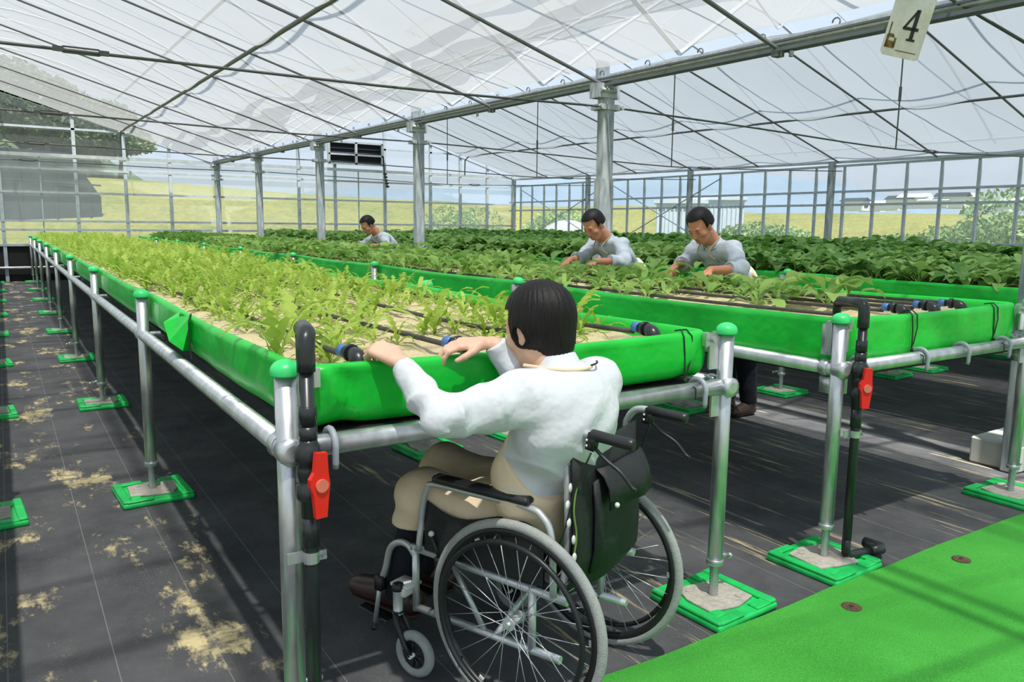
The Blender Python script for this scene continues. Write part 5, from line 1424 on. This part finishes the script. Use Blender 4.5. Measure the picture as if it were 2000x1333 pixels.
    for k in range(8): a = 2*PI*k/8; m.cyl((cx-.011, cy+.014*math.cos(a), .08+.014*math.sin(a)), (cx-.011, cy+.042*math.cos(a), .08+.042*math.sin(a)), .003, 5); m.cyl((cx+.011, cy+.014*math.cos(a), .08+.014*math.sin(a)), (cx+.011, cy+.042*math.cos(a), .08+.042*math.sin(a)), .003, 5)
    W(m, 'caster_disc', 'darkgrey', cw); W(MB().cyl((cx-.028, cy, .08), (cx+.028, cy, .08), .0075, 8), 'caster_axle', 'whitepl', cw)
    # back cane, grip and brake lever
    cn = W(T_([(s*.185, -.115, .39), (s*.185, -.128, .60), (s*.185, -.120, .80), (s*.185, -.128, .845), (s*.184, -.150, .872), (s*.184, -.178, .880), (s*.184, -.215, .878)], .0115), 'back_cane', 'chrome')
    W(MB().lathe((s*.184, -.195, .880), (0, -1, -.07), [(.0135, 0), (.0165, .004), (.0158, .06), (.0165, .115), (.0165, .128), (.012, .132)], 14), 'push_grip', 'darkgrey', cn)
    W(MB().box((s*.184, -.200, .862), (.026, .026, .05), rot=Matrix.Rotation(.2, 3, 'X')).cyl((s*.184-.014, -.196, .85), (s*.184+.014, -.196, .85), .006, 8), 'lever_clamp', 'darkgrey', cn)
    W(T_([(s*.184, -.205, .845), (s*.186, -.245, .815), (s*.188, -.29, .79), (s*.188, -.325, .755), (s*.187, -.338, .75)], .0055, 8), 'brake_lever', 'darkgrey', cn)
    W(MB().sphere((s*.184-.012, -.188, .866), .004, 8, 6).sphere((s*.184-.012, -.188, .850), .004, 8, 6), 'rivet', 'whitepl', cn)
    W(T_([(s*.192, -.20, .83), (s*.205, -.16, .72), (s*.222, -.12, .55), (s*.225, -.02, .42)], .003, 6), 'brake_cable', 'darkgrey', cn)
    br = W(MB().box((s*.232, .30, .392), (.018, .05, .03)).cyl((s*.232, .30, .40), (s*.262, .315, .35), .007, 8).cyl((s*.232, .31, .40), (s*.240, .335, .475), .006, 8), 'parking_brake', 'darkgrey')
    W(MB().sphere((s*.240, .337, .482), .010, 8, 6), 'brake_knob', 'whitepl', br)
W(MB().cyl((-.215, .10, .205), (.215, .10, .395), .010, 10).cyl((.215, .12, .205), (-.215, .12, .395), .010, 10), 'cross_brace', 'chrome')
# seat and back slings
def sling(pts, wx, th, sagf, name, wav=0.):
    m = MB(); n = 12; k = len(pts); vs = []
    for i in range(n+1):
        u = i/n; x = -wx+2*wx*u; d = sagf*math.sin(PI*u)
        for (y, z) in pts: vs.append((x, y-(d if name != 'seat_sling' else 0)+wav*math.sin(z*30+x*20), z-(d if name == 'seat_sling' else 0)))
    for i in range(n+1):
        u = i/n; x = -wx+2*wx*u; d = sagf*math.sin(PI*u)
        for (y, z) in pts: vs.append((x, y-(d if name != 'seat_sling' else 0)-(th if name != 'seat_sling' else 0)+wav*math.sin(z*30+x*20), z-(d if name == 'seat_sling' else 0)-(th if name == 'seat_sling' else 0)))
    o = (n+1)*k
    fs = [(i*k+j, (i+1)*k+j, (i+1)*k+j+1, i*k+j+1) for i in range(n) for j in range(k-1)]
    fs += [(o+i*k+j, o+i*k+j+1, o+(i+1)*k+j+1, o+(i+1)*k+j) for i in range(n) for j in range(k-1)]
    for i in range(n): fs += [(i*k, o+i*k, o+(i+1)*k, (i+1)*k), (i*k+k-1, (i+1)*k+k-1, o+(i+1)*k+k-1, o+i*k+k-1)]
    for j in range(k-1): fs += [(j, j+1, o+j+1, o+j), (n*k+j, o+n*k+j, o+n*k+j+1, n*k+j+1)]
    m.add(vs, fs); return W(m, name, 'blackcloth')
sling([(-.10, .415), (.10, .41), (.30, .415), (.42, .42)], .205, .022, .012, 'seat_sling')
bs = sling([(-.135, .40), (-.15, .50), (-.150, .62), (-.142, .74), (-.138, .835)], .200, .010, .020, 'back_sling', .002)
def flap(pts, x0, x1, name, th=.006):
    m = MB(); n = 8; k = len(pts); vs = []
    for q in (0, 1):
        for i in range(n+1):
            u = i/n
            for j, (y, z) in enumerate(pts): vs.append((x0+(x1-x0)*u, y-q*th-.018*math.sin(PI*u)-.006*math.sin(u*9+j), z+.008*math.sin(u*5)*(j/(k-1))))
    o = (n+1)*k
    fs = [(i*k+j, (i+1)*k+j, (i+1)*k+j+1, i*k+j+1) for i in range(n) for j in range(k-1)]+[(o+i*k+j, o+i*k+j+1, o+(i+1)*k+j+1, o+(i+1)*k+j) for i in range(n) for j in range(k-1)]
    for i in range(n): fs += [(i*k, o+i*k, o+(i+1)*k, (i+1)*k), (i*k+k-1, (i+1)*k+k-1, o+(i+1)*k+k-1, o+i*k+k-1)]
    for j in range(k-1): fs += [(j, j+1, o+j+1, o+j), (n*k+j, o+n*k+j, o+n*k+j+1, n*k+j+1)]
    m.add(vs, fs); return W(m, name, 'blackcloth', bs)
flap([(-.164, .755), (-.185, .735), (-.205, .70), (-.215, .640)], -.10, .19, 'pocket_flap')
flap([(-.162, .44), (-.172, .52), (-.172, .62), (-.168, .72)], -.12, .19, 'back_pocket')
W(MB().sphere((-.085, -.232, .655), .008, 8, 6), 'snap_button', 'whitepl', bs)
# flowered tape on the back edge
m = MB()
for k in range(5): m.sphere((-.205+.006*math.sin(k*2), -.150-.012*math.cos(k), .52+.05*k), .011, 8, 6, (1, .5, 1.3))
W(m, 'flowered_tape', 'whitepl', bs)
W(MB().tube(bez([(-.207, -.158, .50), (-.197, -.163, .58), (-.21, -.16, .66), (-.20, -.162, .73)], 5), .003, 6), 'tape_stem', 'leafC', bs)

# ================================================================ STANDING MEN
def stander(Y, label, head_f, head_d, dz=0., lean=0., hands=((.74, .17), (.66, -.12)), bare=.5, X=4.74, hd_look=(.75, .15, -.62)):
    """faces -X; f forward, s to his left (towards the camera, -Y)"""
    O_ = np.array((X, Y, 0.))
    Tm = lambda f, s_, z: np.array((X-f, Y-s_, z+dz))
    t = thing('person', label, 'person', tuple(O_))
    hipL_, hipR_ = Tm(0, .09, .90), Tm(0, -.09, .90); knL_, knR_ = Tm(.03, .10, .48), Tm(.02, -.10, .48); anL_, anR_ = Tm(-.02, .11, .08), Tm(-.03, -.11, .08)
    anL_[2] = anR_[2] = .08
    L = lean
    ch_ = Tm(.22+L, 0, 1.20); bl_ = Tm(.07+L*.4, 0, 1.04); nb_ = Tm(.37+L, .0, 1.345); sL, sR = Tm(.33+L, .175, 1.285), Tm(.33+L, -.175, 1.285)
    td = nrm(nb_-(hipL_+hipR_)/2); r_, f_, u_ = basis(np.cross((0, 1., 0), td)*-1 if np.dot(np.cross((0, 1., 0), td)*-1, (-1, 0, 0)) > 0 else np.cross((0, 1., 0), td), td); RT = np.stack([r_, f_, u_], 1)
    hcn = Tm(.37+L+head_f, head_d, 1.345+.115)
    fwd = np.array((-hd_look[0], -hd_look[1], hd_look[2])); upv = np.array((-.5, 0, .8))
    hL = Tm(hands[0][0], hands[0][1], 1.13-dz); hR = Tm(hands[1][0], hands[1][1], 1.13-dz)
    wL = hL+nrm(sL-hL)*.10; wR = hR+nrm(sR-hR)*.10
    eL = (sL+wL)/2+np.array((.09, -.10, -.06)); eR = (sR+wR)/2+np.array((.06, .09, -.05))
    lo = np.array((X-1.05, Y-.42, .02)); hi = np.array((X+.26, Y+.42, 1.66+dz))
    B = SDF(lo, hi, .0075)
    P, Rm = head(B, hcn, fwd, upv, 1.0)
    B.cap(nb_-td*.03, hcn-(fwd/np.linalg.norm(fwd))*.03-np.array((0, 0, .05)), .055, .052, .02)
    B.ell(ch_, (.145, .095, .17), RT, k=.03); B.ell(bl_, (.135, .10, .14), RT, k=.03); B.cap(hipL_, hipR_, .09, .09, .03); B.cap(sL, sR, .05, .05, .03)
    for a, b, c in ((sL, eL, wL), (sR, eR, wR)): B.chain([a, b, c], [.046, .038, .026], .02)
    for a, b, c in ((hipL_, knL_, anL_), (hipR_, knR_, anR_)): B.chain([a, b, c], [.075, .050, .034], .02)
    for w_, e_, th in ((wL, eL, -1), (wR, eR, 1)):
        hand(B, w_, nrm(w_-e_)*.6+np.array((-.35, 0, -.45)), (-.3, 0, 1), th, [(30, 35, 25)]*4, 1.0)
    B.mesh('body', M['skin_tan'], t, O_); face_bits(P, Rm, t, O_)
    hair_cap(P, Rm, 1.01, 'hair', M['hair'], t, O_, hcn-.15, hcn+np.array((.15, .15, .16)), .0035, long=0.)
    SH = SDF(np.array((X-.95, Y-.42, .80)), np.array((X+.26, Y+.42, 1.50+dz)), .007)
    SH.ell(ch_-f_*.0, (.178, .118, .185), RT, k=.03); SH.ell(bl_, (.165, .125, .16), RT, k=.05); SH.cap(sL, sR, .068, .068, .035); SH.cap(nb_-td*.06, nb_-td*.01, .085, .064, .03)
    for i, (a, b, c) in enumerate(((sL, eL, wL), (sR, eR, wR))):
        SH.cap(a, b, .070, .058, .03, fold=(.006, 60, i+Y)); e2 = b+(c-b)*bare; SH.cap(b, e2, .058, .050, .02, fold=(.006, 80, i*2.))
        hd = nrm(c-b); X_, Y_, Z_ = SH.grid(); dd_ = (X_-e2[0])*hd[0]+(Y_-e2[1])*hd[1]+(Z_-e2[2])*hd[2]
        near = ((X_-e2[0])**2+(Y_-e2[1])**2+(Z_-e2[2])**2) < .11**2
        SH.F = np.where(near, np.maximum(SH.F, dd_-.010), SH.F).astype(np.float32)
        cf = SDF(e2-.09, e2+.09, .005); Xc, Yc, Zc = cf.grid(); zc2 = (Xc-e2[0])*hd[0]+(Yc-e2[1])*hd[1]+(Zc-e2[2])*hd[2]; rc2 = np.sqrt(np.maximum(0, (Xc-e2[0])**2+(Yc-e2[1])**2+(Zc-e2[2])**2-zc2**2))
        cf.F = np.maximum(np.abs(rc2-.050)-.006, np.abs(zc2+.004)-.018).astype(np.float32); cf.mesh('cuff', M['shirt2'], t, O_)
    X_, Y_, Z_ = SH.grid(); SH.F += (.0045*np.sin(52*(Z_+.5*X_)+3*np.sin(8*Y_))).astype(np.float32)
    near = ((X_-nb_[0])**2+(Y_-nb_[1])**2+(Z_-nb_[2])**2) < .12**2
    SH.F = np.where(near, np.maximum(SH.F, (X_-nb_[0])*td[0]+(Y_-nb_[1])*td[1]+(Z_-nb_[2])*td[2]-.012), SH.F).astype(np.float32)
    SH.mesh('shirt', M['shirt2'], t, O_)
    CO = SDF(nb_-.12, nb_+.12, .004); Xc, Yc, Zc = CO.grid(); nk_ = td
    zc2 = (Xc-nb_[0])*nk_[0]+(Yc-nb_[1])*nk_[1]+(Zc-nb_[2])*nk_[2]; rc2 = np.sqrt(np.maximum(0, (Xc-nb_[0])**2+(Yc-nb_[1])**2+(Zc-nb_[2])**2-zc2**2))
    fr_ = (Xc-nb_[0])*f_[0]+(Yc-nb_[1])*f_[1]+(Zc-nb_[2])*f_[2]
    CO.F = np.maximum(np.maximum(np.abs(rc2-(.070-.5*zc2))-.005, np.abs(zc2-.006)-.026), .02-np.abs(Yc-nb_[1])-np.where(fr_ > 0, 0, 1)).astype(np.float32); CO.mesh('collar', M['shirt2'], t, O_)
    AP = SDF(np.array((X-.60, Y-.30, .42)), np.array((X+.30, Y+.30, 1.45+dz)), .008)
    AP.ell(bl_, (.184, .146, .165), RT, k=.03); AP.ell(ch_, (.150, .135, .17), RT, k=.03); AP.cap(hipL_, hipR_, .128, .128, .05)
    AP.cap(hipL_, knL_+np.array((-.03, 0, .02)), .12, .12, .06, fold=(.006, 16, 0)); AP.cap(hipR_, knR_+np.array((-.03, 0, .02)), .12, .12, .06, fold=(.006, 16, 1))
    X_, Y_, Z_ = AP.grid(); fb = (X_-bl_[0])*f_[0]+(Y_-bl_[1])*f_[1]+(Z_-bl_[2])*f_[2]; ub = (X_-bl_[0])*td[0]+(Y_-bl_[1])*td[1]+(Z_-bl_[2])*td[2]
    AP.F = np.maximum(AP.F, ub-(.06+1.6*np.clip(fb+.02, 0, .11))).astype(np.float32)
    AP.F = np.maximum(AP.F, np.where(ub > .06, np.abs(Y_-Y)-.145, -1)).astype(np.float32)
    AP.F = np.maximum(AP.F, (.50-Z_)+0*X_+0*Y_).astype(np.float32); AP.F += (.004*np.sin(40*Y_+9*X_)).astype(np.float32)
    AP.mesh('apron', M['apron2'], t, O_)
    for sx in (-1, 1):
        a = nb_+np.array((-.06, sx*.055, -.075)); b_ = nb_+np.array((-.01, sx*.072, .012)); c_ = nb_+np.array((.05, sx*.045, .045))
        MB(O_).tube(bez([ch_+f_*.125+np.array((0, sx*.08, .06)), a+f_*.02, b_, c_], 6), .006, 6).build('neck_strap', M['apron2'], t, world=False)
    MB(O_).box(ch_+f_*.137+np.array((0, -.03, -.01)), (.004, .05, .022)).build('name_patch', M['whitepl'], t, world=False)
    TR = SDF(np.array((X-.25, Y-.30, .08)), np.array((X+.2, Y+.30, 1.0+dz)), .010)
    for a, b, c in ((hipL_, knL_, anL_), (hipR_, knR_, anR_)): TR.chain([a, b, c], [.105, .082, .062], .03)
    TR.F = np.maximum(TR.F, (.10-TR.grid()[2])+0*TR.grid()[0]+0*TR.grid()[1]).astype(np.float32); TR.mesh('trousers', M['trousers'], t, O_)
    for an in (anL_, anR_):
        SS = SDF(an+np.array((-.26, -.08, -.085)), an+np.array((.10, .08, .10)), .006)
        SS.cap(an+np.array((.03, 0, -.035)), an+np.array((-.17, 0, -.04)), .042, .042, .01); SS.cap(an, an+np.array((0, 0, .05)), .046, .046, .02); SS.cap(an, an+np.array((-.12, 0, -.03)), .044, .038, .02)
        SS.F = np.maximum(SS.F, (.004-SS.grid()[2])+0*SS.grid()[0]+0*SS.grid()[1]).astype(np.float32); SS.mesh('shoe', M['shoe'], t, O_)
    return t
stander(4.12, 'standing man in khaki apron, nearest of the three working over the second bed', .15, .03, X=4.80, hands=((.80, .36), (.66, -.12)), bare=.35)
stander(5.35, 'standing man bending over the second bed right beside the thick steel column', .15, .03, X=4.80, hands=((.78, .30), (.80, -.02)), bare=.45)
stander(10.25, 'farthest standing man, bending low over the second bed left of the columns', .15, .02, dz=-.03, X=4.78, hands=((.72, .30), (.80, -.22)), bare=.3)
